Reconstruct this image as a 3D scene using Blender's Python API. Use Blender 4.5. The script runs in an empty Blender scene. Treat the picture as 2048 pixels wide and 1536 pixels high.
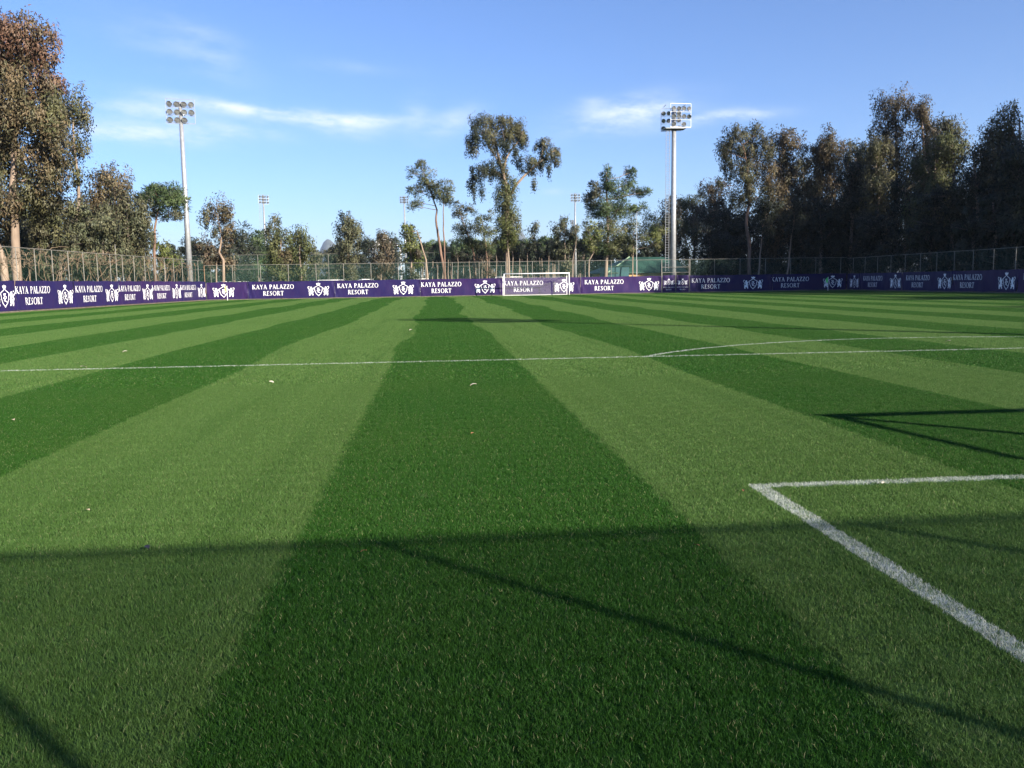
import bpy, bmesh, math, random
import numpy as np
from mathutils import Vector, Matrix
from mathutils.geometry import tessellate_polygon
R = math.radians
random.seed(7); rng = np.random.default_rng(7)
scene = bpy.context.scene
col = scene.collection

# ---------------------------------------------------------------- camera
F_PX, CAM = 1744.6, Vector((-11.436, -0.679, 1.527))
YAW, PITCH, ROLL = 0.0848955, 0.1159464, 0.0147698
cy, sy, cp, sp = math.cos(YAW), math.sin(YAW), math.cos(PITCH), math.sin(PITCH)
FW = Vector((sy*cp, cy*cp, -sp)); RT0 = Vector((cy, -sy, 0)); UP0 = RT0.cross(FW)
RT = RT0*math.cos(ROLL) - UP0*math.sin(ROLL); UP = RT0*math.sin(ROLL) + UP0*math.cos(ROLL)
cam = bpy.data.cameras.new('camera'); co = bpy.data.objects.new('camera', cam); col.objects.link(co)
cam.sensor_width = 36; cam.lens = 36*F_PX/2048; cam.clip_end = 30000; cam.clip_start = 0.05
co.matrix_world = Matrix(((RT.x, UP.x, -FW.x, CAM.x), (RT.y, UP.y, -FW.y, CAM.y), (RT.z, UP.z, -FW.z, CAM.z), (0, 0, 0, 1)))
scene.camera = co

# ---------------------------------------------------------------- sky, sun, exposure
SUN_EL = 20.0
SX, SY = 0.678, -0.735
n_ = math.hypot(SX, SY); SX /= n_; SY /= n_
SKY_STRENGTH, SUN_STRENGTH, EXPOSURE = 0.060, 5.0, 1.45
CLOUD_RGB = (6.6, 7.2, 8.2)
world = bpy.data.worlds.new('World'); scene.world = world; world.use_nodes = True
wn, wl = world.node_tree.nodes, world.node_tree.links
wn.clear()
sky = wn.new('ShaderNodeTexSky'); sky.sky_type = 'NISHITA'; sky.sun_disc = False
sky.sun_elevation = R(SUN_EL); sky.sun_rotation = math.atan2(SX, SY)
sky.air_density = 1.0; sky.dust_density = 0.0; sky.ozone_density = 4.5; sky.altitude = 0
bg = wn.new('ShaderNodeBackground'); bg.inputs['Strength'].default_value = SKY_STRENGTH
wo = wn.new('ShaderNodeOutputWorld'); wl.new(bg.outputs[0], wo.inputs[0])

class NB:                                   # small node-building helper
    def __init__(s, tree): s.t, s.n, s.l = tree, tree.nodes, tree.links
    def _in(s, sock, v):
        if v is None: return
        if isinstance(v, bpy.types.NodeSocket): s.l.new(v, sock)
        else: sock.default_value = v
    def math(s, op, a, b=None, c=None, clamp=False):
        m = s.n.new('ShaderNodeMath'); m.operation = op; m.use_clamp = clamp
        for k, v in enumerate((a, b, c)): s._in(m.inputs[k], v)
        return m.outputs[0]
    def mix(s, f, a, b):
        m = s.n.new('ShaderNodeMix'); m.data_type = 'RGBA'
        s._in(m.inputs[0], f)
        for k, v in ((6, a), (7, b)):
            s._in(m.inputs[k], (*v, 1) if isinstance(v, tuple) and len(v) == 3 else v)
        return m.outputs[2]
    def noise(s, vec, scale, detail=3, rough=.55):
        m = s.n.new('ShaderNodeTexNoise'); s._in(m.inputs['Vector'], vec)
        m.inputs['Scale'].default_value = scale; m.inputs['Detail'].default_value = detail; m.inputs['Roughness'].default_value = rough
        return m.outputs[0]
    def xyz(s, v):
        m = s.n.new('ShaderNodeSeparateXYZ'); s._in(m.inputs[0], v); return m.outputs
    def vec(s, x, y, z):
        m = s.n.new('ShaderNodeCombineXYZ')
        for k, v in enumerate((x, y, z)): s._in(m.inputs[k], v)
        return m.outputs[0]
    def step(s, v, lo, hi):
        m = s.n.new('ShaderNodeMapRange'); m.interpolation_type = 'SMOOTHSTEP'; s._in(m.inputs[0], v)
        m.inputs[1].default_value, m.inputs[2].default_value = lo, hi
        return m.outputs[0]

def px_dir(px, py):
    d = FW + RT*((px-1024)/F_PX) - UP*((py-768)/F_PX); return d
def atY(px, py, Y):
    d = px_dir(px, py); return CAM + d*((Y-CAM.y)/d.y)
def atX(px, py, X):
    d = px_dir(px, py); return CAM + d*((X-CAM.x)/d.x)
def m_per_px(p): return (Vector(p)-CAM).dot(FW)/F_PX

# thin cirrus: soft streaks, given as azimuth / elevation of the real sky, plus sparse streaks all round
wb = NB(world.node_tree)
tc = wn.new('ShaderNodeTexCoord')
dx, dy, dz = wb.xyz(tc.outputs['Generated'])
az = wb.math('ARCTAN2', dx, dy); el = wb.math('ARCSINE', dz)
streak_v = wb.vec(wb.math('MULTIPLY', az, 9.0), wb.math('ADD', wb.math('MULTIPLY', el, 42.0), wb.math('MULTIPLY', az, 5.0)), 0.0)
n1 = wb.noise(streak_v, 1.0, 6, .62)
n2 = wb.noise(wb.vec(wb.math('MULTIPLY', az, 26.0), wb.math('MULTIPLY', el, 60.0), 3.0), 1.0, 5, .65)
CL = [(305, 266, 120, 17, 1.0, 0), (290, 220, 70, 13, .8, 0), (450, 212, 120, 10, .75, .10), (610, 234, 130, 13, .85, .06), (730, 241, 75, 10, .6, 0), (690, 264, 55, 12, .5, .1), (475, 258, 80, 10, .4, .1),
      (905, 246, 42, 22, .55, -.3), (835, 228, 24, 30, .3, 0), (1245, 232, 95, 24, 1.0, -.12), (1285, 205, 40, 14, .5, 0), (1400, 240, 60, 9, .6, -.15), (1490, 230, 62, 8, .75, 0), (300, 80, 90, 30, .15, .25), (400, 62, 60, 16, .2, .3), (430, 120, 60, 30, .22, .3), (700, 134, 80, 10, .14, .05), (1110, 384, 24, 5, .35, 0), (1190, 204, 26, 10, .3, 0)]
mask = None
for (px, py, rx, ry, a, sh) in CL:
    d = px_dir(px, py).normalized(); a0, e0 = math.atan2(d.x, d.y), math.asin(d.z)
    u = wb.math('MULTIPLY', wb.math('SUBTRACT', az, a0), F_PX/rx)
    v = wb.math('MULTIPLY', wb.math('ADD', wb.math('SUBTRACT', el, e0), wb.math('MULTIPLY', wb.math('SUBTRACT', az, a0), sh)), F_PX/ry)
    q = wb.math('ADD', wb.math('MULTIPLY', u, u), wb.math('MULTIPLY', v, v))
    g = wb.math('MULTIPLY', wb.math('EXPONENT', wb.math('MULTIPLY', q, -.8)), a)
    mask = g if mask is None else wb.math('ADD', mask, g)
tex = wb.math('ADD', wb.math('MULTIPLY', n1, .7), wb.math('MULTIPLY', n2, .5))
cl = wb.math('MULTIPLY', mask, wb.step(tex, .38, .82))
far = wb.math('MULTIPLY', wb.step(n1, .62, .85), wb.math('MULTIPLY', wb.step(el, .08, .16), .25))
away = wb.step(wb.math('ABSOLUTE', az), .62, .9)
cl = wb.math('ADD', cl, wb.math('MULTIPLY', far, away))
cl = wb.math('MULTIPLY', cl, .95, clamp=True)
tint = wn.new('ShaderNodeVectorMath'); tint.operation = 'MULTIPLY'; wl.new(sky.outputs[0], tint.inputs[0]); tint.inputs[1].default_value = (.90, .955, 1.2)   # the camera's cool white balance
wl.new(wb.mix(cl, tint.outputs[0], CLOUD_RGB), bg.inputs['Color'])

sd = bpy.data.lights.new('sun', 'SUN'); so = bpy.data.objects.new('sun', sd); col.objects.link(so)
sd.energy = SUN_STRENGTH; sd.angle = R(.53); sd.color = (1.0, .90, .76)
S = Vector((SX*math.cos(R(SUN_EL)), SY*math.cos(R(SUN_EL)), math.sin(R(SUN_EL))))
so.rotation_euler = S.to_track_quat('Z', 'Y').to_euler()
so.location = (60, -60, 60)
vs = scene.view_settings
vs.view_transform = 'Standard'; vs.look = 'None'; vs.exposure = EXPOSURE; vs.gamma = 1; vs.use_curve_mapping = False
scene.render.engine = 'CYCLES'
scene.cycles.use_denoising = True
try:
    scene.cycles.denoiser = 'OPENIMAGEDENOISE'; scene.cycles.denoising_input_passes = 'RGB_ALBEDO_NORMAL'
except Exception: pass
scene.cycles.max_bounces = 6; scene.cycles.diffuse_bounces = 3; scene.cycles.glossy_bounces = 2
scene.cycles.transmission_bounces = 3; scene.cycles.transparent_max_bounces = 24
scene.cycles.caustics_reflective = False; scene.cycles.caustics_refractive = False

# ---------------------------------------------------------------- helpers
def tag(o, label=None, cat=None, group=None, kind=None):
    if label: o['label'] = label
    if cat: o['category'] = cat
    if group: o['group'] = group
    if kind: o['kind'] = kind
    return o
def empty(name, loc, label=None, cat=None, group=None, rz=0):
    o = bpy.data.objects.new(name, None); col.objects.link(o); o.location = loc; o.rotation_euler.z = rz
    o.empty_display_size = .3
    return tag(o, label, cat, group)
def link(name, me, parent=None, loc=(0, 0, 0)):
    o = bpy.data.objects.new(name, me); col.objects.link(o); o.location = loc
    if parent: o.parent = parent
    return o
class MB:                                    # collects verts / faces, then links ONE mesh object
    def __init__(s): s.v, s.f = [], []
    def add(s, vs_, fs):
        n = len(s.v); s.v += [tuple(v) for v in vs_]; s.f += [tuple(i+n for i in f) for f in fs]
        return s
    def box(s, c, d, rz=0):
        x, y, z = d[0]/2, d[1]/2, d[2]/2; ca, sa = math.cos(rz), math.sin(rz); vs_ = []
        for k in range(8):
            a, b, e = (x if k & 1 else -x), (y if k & 2 else -y), (z if k & 4 else -z)
            vs_.append((c[0]+a*ca-b*sa, c[1]+a*sa+b*ca, c[2]+e))
        return s.add(vs_, [(0, 2, 3, 1), (4, 5, 7, 6), (0, 1, 5, 4), (2, 6, 7, 3), (0, 4, 6, 2), (1, 3, 7, 5)])
    def tube(s, pts, rad, n=6, cap=True):
        pts = [Vector(p) for p in pts]; m = len(pts)
        if not hasattr(rad, '__len__'): rad = [rad]*m
        vs_, fs = [], []; ref = None
        for i, p in enumerate(pts):
            t = (pts[min(i+1, m-1)]-pts[max(i-1, 0)]).normalized()
            if ref is None: ref = Vector((1, 0, 0)) if abs(t.x) < .8 else Vector((0, 1, 0))
            a = (ref - t*ref.dot(t)).normalized(); b = t.cross(a); ref = a
            for k in range(n):
                an = 2*math.pi*k/n; vs_.append(p+(a*math.cos(an)+b*math.sin(an))*rad[i])
        for i in range(m-1):
            for k in range(n):
                k2 = (k+1) % n; fs.append((i*n+k, i*n+k2, (i+1)*n+k2, (i+1)*n+k))
        if cap: fs += [tuple(range(n-1, -1, -1)), tuple((m-1)*n+k for k in range(n))]
        return s.add(vs_, fs)
    def mesh(s, name, mat, smooth=False):
        me = bpy.data.meshes.new(name); me.from_pydata(s.v, [], s.f); me.materials.append(mat)
        if smooth: me.polygons.foreach_set('use_smooth', [True]*len(me.polygons))
        me.update(); return me
    def obj(s, name, mat, parent=None, loc=(0, 0, 0), smooth=False): return link(name, s.mesh(name, mat, smooth), parent, loc)
def children(o): return [c for c in bpy.data.objects if c.parent == o]
KIDS = {}
def copy_tree(o, parent=None):
    c = o.copy(); col.objects.link(c)
    if parent: c.parent = parent
    if o.name not in KIDS: KIDS[o.name] = children(o)
    for ch in KIDS[o.name]: copy_tree(ch, c)
    return c

def mat(name, color, rough=.6, spec=.4, var=.25, scale=6., metal=0., color2=None, stretch=None, bump=0., detail=4):
    m = bpy.data.materials.new(name); m.use_nodes = True; b = NB(m.node_tree); p = b.n['Principled BSDF']
    tcn = b.n.new('ShaderNodeTexCoord'); v = tcn.outputs['Object']
    if stretch:
        mp = b.n.new('ShaderNodeMapping'); mp.inputs['Scale'].default_value = stretch; b.l.new(v, mp.inputs[0]); v = mp.outputs[0]
    n = b.noise(v, scale, detail)
    c2 = color2 or tuple(x*(1-var) for x in color); c1 = color if color2 else tuple(x*(1+var*.6) for x in color)
    b.l.new(b.mix(b.step(n, .3, .7), c1, c2), p.inputs['Base Color'])
    p.inputs['Roughness'].default_value = rough; p.inputs['Metallic'].default_value = metal; p.inputs['Specular IOR Level'].default_value = spec
    if bump:
        bp = b.n.new('ShaderNodeBump'); bp.inputs['Strength'].default_value = bump; bp.inputs['Distance'].default_value = .05
        b.l.new(n, bp.inputs['Height']); b.l.new(bp.outputs[0], p.inputs['Normal'])
    return m
M = {}
M['steel'] = mat('galvanised_steel', (.36, .375, .39), .45, .5, .15, 3., .4)
M['fence_pipe'] = mat('fence_pipe', (.215, .205, .18), .55, .3, .25, 2., .1)
M['rust_pipe'] = mat('rusty_pipe', (.27, .165, .10), .7, .3, .3, 5.)
M['white_paint'] = mat('white_paint', (.82, .81, .80), .35, .5, .06, 4.)
M['net'] = mat('white_net_cord', (.70, .70, .72), .8, .2, .1)
M['lamp_body'] = mat('lamp_housing', (.20, .20, .21), .4, .5, .3, 5., .6)
M['lamp_glass'] = mat('lamp_glass', (.34, .35, .36), .15, .8, .5, 3., .6)
M['concrete'] = mat('concrete', (.13, .115, .095), .9, .2, .3, 3., bump=.3)
M['dirt'] = mat('dry_soil', (.20, .135, .085), .95, .1, .45, 1.2, bump=.4)
M['print_white'] = mat('print_white', (.86, .86, .88), .45, .4, .04)
M['tan_wall'] = mat('tan_render', (.42, .27, .12), .85, .2, .2, 1.)
M['green_sheet'] = mat('green_roof_sheet', (.018, .054, .041), .6, .3, .35, .5)
M['roof_trim'] = mat('roof_trim', (.20, .28, .19), .5, .4, .1)
M['teal_panel'] = mat('dark_teal_panel', (.02, .075, .085), .6, .3, .2, .7)
M['tent'] = mat('white_fabric', (.80, .80, .80), .7, .2, .06)
M['yellow'] = mat('yellow_flag_cloth', (.80, .78, .22), .7, .2, .1)
M['lime'] = mat('green_flag_cloth', (.12, .75, .16), .7, .2, .1)
M['hill'] = mat('hill_scrub', (.08, .09, .07), .95, .1, .4, .01)
M['twig'] = mat('dry_twig', (.17, .125, .085), .9, .1, .4, 2.)
M['bark_pale'] = mat('pale_bark', (.31, .235, .175), .85, .2, .2, 1.2, color2=(.17, .125, .095), stretch=(1.5, 1.5, .35), bump=.4)
M['bark_grey'] = mat('grey_bark', (.27, .215, .17), .9, .15, .2, 1.5, color2=(.15, .115, .09), stretch=(1.5, 1.5, .3), bump=.4)
M['bark_pine'] = mat('pine_bark', (.23, .145, .105), .9, .15, .2, 1.8, color2=(.12, .08, .062), stretch=(1.5, 1.5, .5), bump=.5)

# leaves: colour comes from a per-clump tint, light passes through a little
def leaf_mat():
    m = bpy.data.materials.new('foliage'); m.use_nodes = True; b = NB(m.node_tree); b.n.clear()
    at = b.n.new('ShaderNodeAttribute'); at.attribute_name = 'tint'
    d = b.n.new('ShaderNodeBsdfPrincipled'); d.inputs['Roughness'].default_value = .55; d.inputs['Specular IOR Level'].default_value = .35
    t = b.n.new('ShaderNodeBsdfTranslucent'); mx = b.n.new('ShaderNodeMixShader'); mx.inputs[0].default_value = .22
    lie = b.n.new('ShaderNodeAttribute'); lie.attribute_name = 'lie'; tr_ = b.n.new('ShaderNodeVectorTransform'); tr_.vector_type = 'NORMAL'; tr_.convert_from = 'OBJECT'; tr_.convert_to = 'WORLD'; b.l.new(lie.outputs['Vector'], tr_.inputs[0])
    g = b.n.new('ShaderNodeNewGeometry'); v1 = b.n.new('ShaderNodeVectorMath'); v1.operation = 'SCALE'; b.l.new(g.outputs['Normal'], v1.inputs[0]); v1.inputs['Scale'].default_value = .26
    v2 = b.n.new('ShaderNodeVectorMath'); v2.operation = 'ADD'; b.l.new(v1.outputs[0], v2.inputs[0]); b.l.new(tr_.outputs[0], v2.inputs[1])
    v3 = b.n.new('ShaderNodeVectorMath'); v3.operation = 'NORMALIZE'; b.l.new(v2.outputs[0], v3.inputs[0]); b.l.new(v3.outputs[0], d.inputs['Normal'])
    b.l.new(at.outputs['Color'], d.inputs['Base Color']); b.l.new(at.outputs['Color'], t.inputs['Color'])
    b.l.new(d.outputs[0], mx.inputs[1]); b.l.new(t.outputs[0], mx.inputs[2])
    o = b.n.new('ShaderNodeOutputMaterial'); b.l.new(mx.outputs[0], o.inputs[0])
    return m
M['leaf'] = leaf_mat()

# woven wire: real-size diamonds, open between the wires (UV in metres)
def mesh_mat(name, color, pitch, w):
    m = bpy.data.materials.new(name); m.use_nodes = True; b = NB(m.node_tree); b.n.clear()
    uv = b.n.new('ShaderNodeUVMap'); u, v, _ = b.xyz(uv.outputs[0])
    def wires(a): return b.math('LESS_THAN', b.math('FRACT', b.math('DIVIDE', a, pitch)), w)
    k = b.math('MAXIMUM', wires(b.math('ADD', u, v)), wires(b.math('SUBTRACT', u, v)))
    p = b.n.new('ShaderNodeBsdfPrincipled'); p.inputs['Base Color'].default_value = (*color, 1); p.inputs['Roughness'].default_value = .5
    tr = b.n.new('ShaderNodeBsdfTransparent'); mx = b.n.new('ShaderNodeMixShader')
    b.l.new(k, mx.inputs[0]); b.l.new(tr.outputs[0], mx.inputs[1]); b.l.new(p.outputs[0], mx.inputs[2])
    o = b.n.new('ShaderNodeOutputMaterial'); b.l.new(mx.outputs[0], o.inputs[0])
    return m
M['wire'] = mesh_mat('chain_link_wire', (.05, .13, .10), .0707, .042)
M['wire_near'] = mesh_mat('chain_link_shading_wire', (.08, .18, .14), .05, .30)  # no netting drawn: wire coverage raised so the unseen fence darkens the turf

# ---------------------------------------------------------------- turf material
LINE_W = .12
def turf_colour(b):
    """mown stripes (two leans of grass read as two greens), fine patchiness; returns colour + painted-line mask"""
    g = b.n.new('ShaderNodeNewGeometry'); P = g.outputs['Position']; x, y, z = b.xyz(P)
    wig = b.noise(b.vec(b.math('MULTIPLY', x, .16), b.math('MULTIPLY', y, .085), 0.), 1.0, 2, .5)
    wig = b.math('MULTIPLY', b.math('SUBTRACT', wig, .5), b.step(y, 10., 30.)); wig = b.math('MULTIPLY', wig, 2.1)
    fine = b.math('MULTIPLY', b.math('SUBTRACT', b.noise(P, 7., 2), .5), .22)
    d = b.math('ADD', b.math('ADD', b.math('ADD', x, 12.3), wig), fine)
    s = b.math('ADD', b.math('DIVIDE', b.math('MAXIMUM', d, 0.), 4.93), b.math('DIVIDE', b.math('MINIMUM', d, 0.), 5.3))
    fr = b.math('FRACT', b.math('ADD', s, 20.))
    tri = b.math('ABSOLUTE', b.math('SUBTRACT', fr, .243))          # 0 at middle of the dark band
    tri = b.math('MINIMUM', tri, b.math('SUBTRACT', 1., tri))
    light = b.step(tri, .236, .252)
    a = b.mix(light, (.017, .089, .006), (.100, .188, .047))
    patch = b.noise(P, .55, 4, .6); a = b.mix(b.math('MULTIPLY', b.step(patch, .35, .75), .24), a, (.075, .135, .022))
    streak = b.noise(b.vec(b.math('MULTIPLY', x, 2.4), b.math('MULTIPLY', y, .12), 0.), 1., 3); a = b.mix(b.math('MULTIPLY', b.step(streak, .42, .75), .30), a, (.030, .098, .014))
    scuff = b.noise(P, 1.7, 5, .72); a = b.mix(b.math('MULTIPLY', b.step(scuff, .66, .74), .35), a, (.15, .17, .11))
    def band(v, lo, hi): return b.math('MULTIPLY', b.math('GREATER_THAN', v, lo), b.math('LESS_THAN', v, hi))
    jx = b.math('ADD', x, b.math('MULTIPLY', b.math('SUBTRACT', b.noise(P, 22., 2), .5), .06))
    jy = b.math('ADD', y, b.math('MULTIPLY', b.math('SUBTRACT', b.noise(P, 26., 2), .5), .06))
    w = LINE_W
    k1 = b.math('MULTIPLY', band(jx, -9.17, -9.17+w+.01), b.math('LESS_THAN', jy, 5.5))
    k2 = b.math('MULTIPLY', band(jy, 5.5-w+.01, 5.5), b.math('GREATER_THAN', jx, -9.17))
    k3 = b.math('MULTIPLY', band(jy, 16.5-w, 16.5), band(jx, -20.16, 20.16))
    r = b.math('SQRT', b.math('ADD', b.math('MULTIPLY', jx, jx), b.math('POWER', b.math('SUBTRACT', jy, 11.), 2.)))
    k4 = b.math('MULTIPLY', band(r, 9.15-w, 9.15), b.math('GREATER_THAN', jy, 16.4))
    k = b.math('MAXIMUM', b.math('MAXIMUM', k1, k2), b.math('MAXIMUM', k3, k4))
    return a, k, P
def turf_mat(name, blades):
    m = bpy.data.materials.new(name); m.use_nodes = True; b = NB(m.node_tree); p = b.n['Principled BSDF']
    a, k, P = turf_colour(b)
    if blades:
        at = b.n.new('ShaderNodeAttribute'); at.attribute_name = 'tint'; t = at.outputs['Fac']
        a = b.mix(b.step(t, 0., .8), b.mix(.55, a, (.012, .035, .006)), b.mix(.20, a, (.10, .22, .05)))
        a = b.mix(b.step(t, .975, .985), a, (.30, .31, .15))
        wh = b.math('MULTIPLY', k, b.math('LESS_THAN', b.math('FRACT', b.math('MULTIPLY', t, 37.)), b.math('ADD', .42, b.math('MULTIPLY', b.noise(P, 5., 4, .7), .5))))
        a = b.mix(b.math('MULTIPLY', wh, .9), a, (.52, .55, .52))
        p.inputs['Roughness'].default_value = .5; p.inputs['Specular IOR Level'].default_value = .16
        tl = b.n.new('ShaderNodeBsdfTranslucent'); mx = b.n.new('ShaderNodeMixShader'); mx.inputs[0].default_value = .3
        b.l.new(a, p.inputs['Base Color']); b.l.new(a, tl.inputs['Color'])
        b.l.new(p.outputs[0], mx.inputs[1]); b.l.new(tl.outputs[0], mx.inputs[2]); b.l.new(mx.outputs[0], b.n['Material Output'].inputs[0])
    else:
        a = b.mix(.45, a, (.02, .03, .008))
        b.l.new(a, p.inputs['Base Color']); p.inputs['Roughness'].default_value = .95; p.inputs['Specular IOR Level'].default_value = .1
    return m
M['turf'] = turf_mat('turf_soil', False); M['blade'] = turf_mat('grass_blade', True)
def line_mat():
    m = bpy.data.materials.new('line_paint'); m.use_nodes = True; b = NB(m.node_tree); p = b.n['Principled BSDF']
    g = b.n.new('ShaderNodeNewGeometry'); n = b.noise(g.outputs['Position'], 9., 4, .7)
    b.l.new(b.mix(b.step(n, .36, .60), (.52, .55, .52), (.07, .13, .04)), p.inputs['Base Color']); p.inputs['Roughness'].default_value = .9
    return m
M['line'] = line_mat()

# ---------------------------------------------------------------- ground, turf, lines
def sheet(name, pts, z, m): return tag(MB().add([(x, y, z) for x, y in pts], [tuple(range(len(pts)))]).obj(name, m), kind='structure')
def ground_mat():
    m = bpy.data.materials.new('field_ground'); m.use_nodes = True; b = NB(m.node_tree); p = b.n['Principled BSDF']
    g = b.n.new('ShaderNodeNewGeometry'); n = b.noise(g.outputs['Position'], .08, 5); n2 = b.noise(g.outputs['Position'], 1.1, 4)
    b.l.new(b.mix(b.step(n2, .35, .7), b.mix(b.step(n, .4, .6), (.06, .085, .03), (.13, .11, .06)), (.09, .075, .04)), p.inputs['Base Color']); p.inputs['Roughness'].default_value = .95
    return m
sheet('ground', [(-7900, -480), (7900, -480), (7900, 7900), (-7900, 7900)], -.03, ground_mat())
L, HW = 98.5, 34.3
def lx(y): return -40.6 + (y-60)*.0714          # line of the left fence
def rx_(y): return 37.0 + (y-68)*.035            # line of the right fence
YF, YN = 101.9, -3.4
sheet('turf', [(lx(YN)+.5, YN+.3), (rx_(YN)-.4, YN+.3), (rx_(YF)-.4, YF-.35), (lx(YF)+.5, YF-.35)], .0, M['turf'])
sheet('soil_border', [(lx(YN)-1.5, YN-2), (lx(YN)+.95, YN+.3), (lx(YF)+.75, YF-.35), (lx(YF)-1.5, YF+2)], .006, M['dirt'])
def strip(name, y0, y1, x0, x1): return sheet(name, [(x0, y0), (x1, y0), (x1, y1), (x0, y1)], .004, M['line'])
def ring(name, cx, cy_, r, a0, a1, n=72):
    mb = MB(); vs_ = []
    for i in range(n+1):
        a = a0+(a1-a0)*i/n
        for q in (r-LINE_W, r): vs_.append((cx+q*math.cos(a), cy_+q*math.sin(a), .004))
    mb.add(vs_, [(2*i, 2*i+1, 2*i+3, 2*i+2) for i in range(n)])
    return tag(mb.obj(name, M['line']), kind='structure')
w = LINE_W
def frame_lines(name, xs, y0, y1, front, inner):          # a box drawn on the turf as one sheet of three strips
    mb = MB(); lo, hi = min(y0, y1), max(y0, y1)
    a, b_ = (hi-w, hi) if front > 0 else (lo, lo+w)
    mb.add([(-xs, a, .004), (xs, a, .004), (xs, b_, .004), (-xs, b_, .004)], [(0, 1, 2, 3)])
    c0, c1 = (lo+w, hi-w) if front > 0 else (lo+w, hi-w)
    for sx in (-xs, xs-w): mb.add([(sx, c0, .004), (sx+w, c0, .004), (sx+w, c1, .004), (sx, c1, .004)], [(0, 1, 2, 3)])
    return tag(mb.obj(name, M['line']), kind='structure')
strip('goal_line', 0, w, -HW, HW); strip('far_goal_line', L-w, L, -HW, HW)
strip('halfway_line', 49.2, 49.2+w, -HW+w, HW-w)
for nm, x0 in (('left_touchline', -HW), ('right_touchline', HW-w)): sheet(nm, [(x0, w), (x0+w, w), (x0+w, L-w), (x0, L-w)], .004, M['line'])
frame_lines('goal_area_line', 9.16, 0, 5.5, 1, 0); frame_lines('penalty_area_line', 20.16, 0, 16.5, 1, 0)
frame_lines('far_goal_area_line', 9.16, L-5.5, L, -1, 0); frame_lines('far_penalty_area_line', 20.16, L-16.5, L, -1, 0)
a_ = math.asin(5.5/9.15)
ring('penalty_arc', 0, 11, 9.15, a_, math.pi-a_); ring('far_penalty_arc', 0, L-11, 9.15, math.pi+a_, 2*math.pi-a_)
cc = ring('centre_circle', 0, 49.26, 9.15, 0, 2*math.pi, 120); cc.location.z = .004

# ---------------------------------------------------------------- grass blades (one stuff object, instanced clumps)
def blade_patch(name, size, n, h, wd, lean):
    v = np.zeros((n, 5, 3)); bx, by = rng.uniform(-size/2, size/2, n), rng.uniform(-size/2, size/2, n)
    ang = rng.uniform(0, 2*np.pi, n); hh = h*rng.uniform(.55, 1.15, n); ww = wd*rng.uniform(.7, 1.2, n)
    lx_, ly_ = rng.normal(0, .40, n), lean+rng.normal(0, .40, n)
    ax, ay = np.cos(ang)*ww/2, np.sin(ang)*ww/2
    for k, (t, wk) in enumerate(((0, 1), (0, -1), (.55, -.8), (.55, .8), (1, 0))):
        bend = t**1.7
        v[:, k, 0] = bx+ax*wk+lx_*hh*bend; v[:, k, 1] = by+ay*wk+ly_*hh*bend; v[:, k, 2] = hh*t*(1-.18*bend)
    idx = np.arange(n)[:, None]*5
    faces = np.concatenate([(idx+np.array([0, 1, 2, 3])).ravel(), (idx+np.array([3, 2, 4])).ravel()])
    me = bpy.data.meshes.new(name); me.vertices.add(n*5); me.vertices.foreach_set('co', v.ravel())
    me.loops.add(n*7); me.loops.foreach_set('vertex_index', faces.astype(np.int32))
    me.polygons.add(n*2); st = np.concatenate([np.arange(n)*4, n*4+np.arange(n)*3]); me.polygons.foreach_set('loop_start', st.astype(np.int32))
    at = me.attributes.new('tint', 'FLOAT', 'POINT'); at.data.foreach_set('value', np.repeat(rng.uniform(0, 1, n), 5).astype(np.float32))
    me.update(calc_edges=True); me.validate(); me.materials.append(M['blade']); return me
pc = bpy.data.collections.new('blade_patches')
specs = [('a_near', .41, 4600, .027, .0022)]*6 + [('b_far', 1.2, 8000, .030, .0062)]*4
for i, (nm, sz, n, h, wd) in enumerate(specs):
    o = bpy.data.objects.new('%02d_patch' % i, blade_patch('patch', sz, n, h, wd, .06 if i % 2 == 0 else .0)); pc.objects.link(o)
def stripe_light(x):
    d = x+12.3; s = max(d, 0)/4.93+min(d, 0)/5.3; return (s % 1.0) > .486
pts, idx, rot = [], [], []
NEAR_Y = 13.0
def inside(x, y, mrg):
    d = Vector((x, y, 0))-CAM; zc = d.dot(FW)
    return zc > .5 and abs(d.dot(RT)/zc) < .5869+mrg and d.dot(UP)/zc > -.4402-mrg
yy = -1.6
while yy < NEAR_Y:
    for xx in np.arange(-26, 6, .32):
        x, y = xx+random.uniform(-.04, .04), yy+random.uniform(-.04, .04)
        if True:
            pts.append((x, y, 0)); idx.append(random.choice((0, 2, 4)) if stripe_light(x) else random.choice((1, 3, 5))); rot.append(random.uniform(-.25, .25))
    yy += .32
yy = YN+.8
while yy < 101.0:
    for xx in np.arange(-45, 38, 1.0):
        x, y = xx+random.uniform(-.06, .06), yy+random.uniform(-.06, .06)
        if lx(y)+1.3 < x < rx_(y)-.9 and not (-25.8 < x < 5.8 and -1.3 < y < NEAR_Y-.1):
            pts.append((x, y, 0)); idx.append(random.choice((6, 8)) if stripe_light(x) else random.choice((7, 9))); rot.append(random.uniform(-.25, .25))
    yy += 1.0
me = bpy.data.meshes.new('turf_grass'); me.from_pydata(pts, [], [])
me.attributes.new('pick', 'INT', 'POINT').data.foreach_set('value', idx)
me.attributes.new('turn', 'FLOAT', 'POINT').data.foreach_set('value', rot)
go = link('turf_grass', me); tag(go, 'short mown green grass with light and dark mowing stripes', 'grass', kind='stuff')
ng = bpy.data.node_groups.new('scatter_grass', 'GeometryNodeTree')
ng.interface.new_socket('Geometry', in_out='INPUT', socket_type='NodeSocketGeometry'); ng.interface.new_socket('Geometry', in_out='OUTPUT', socket_type='NodeSocketGeometry')
N = ng.nodes; gi, gout = N.new('NodeGroupInput'), N.new('NodeGroupOutput')
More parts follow.
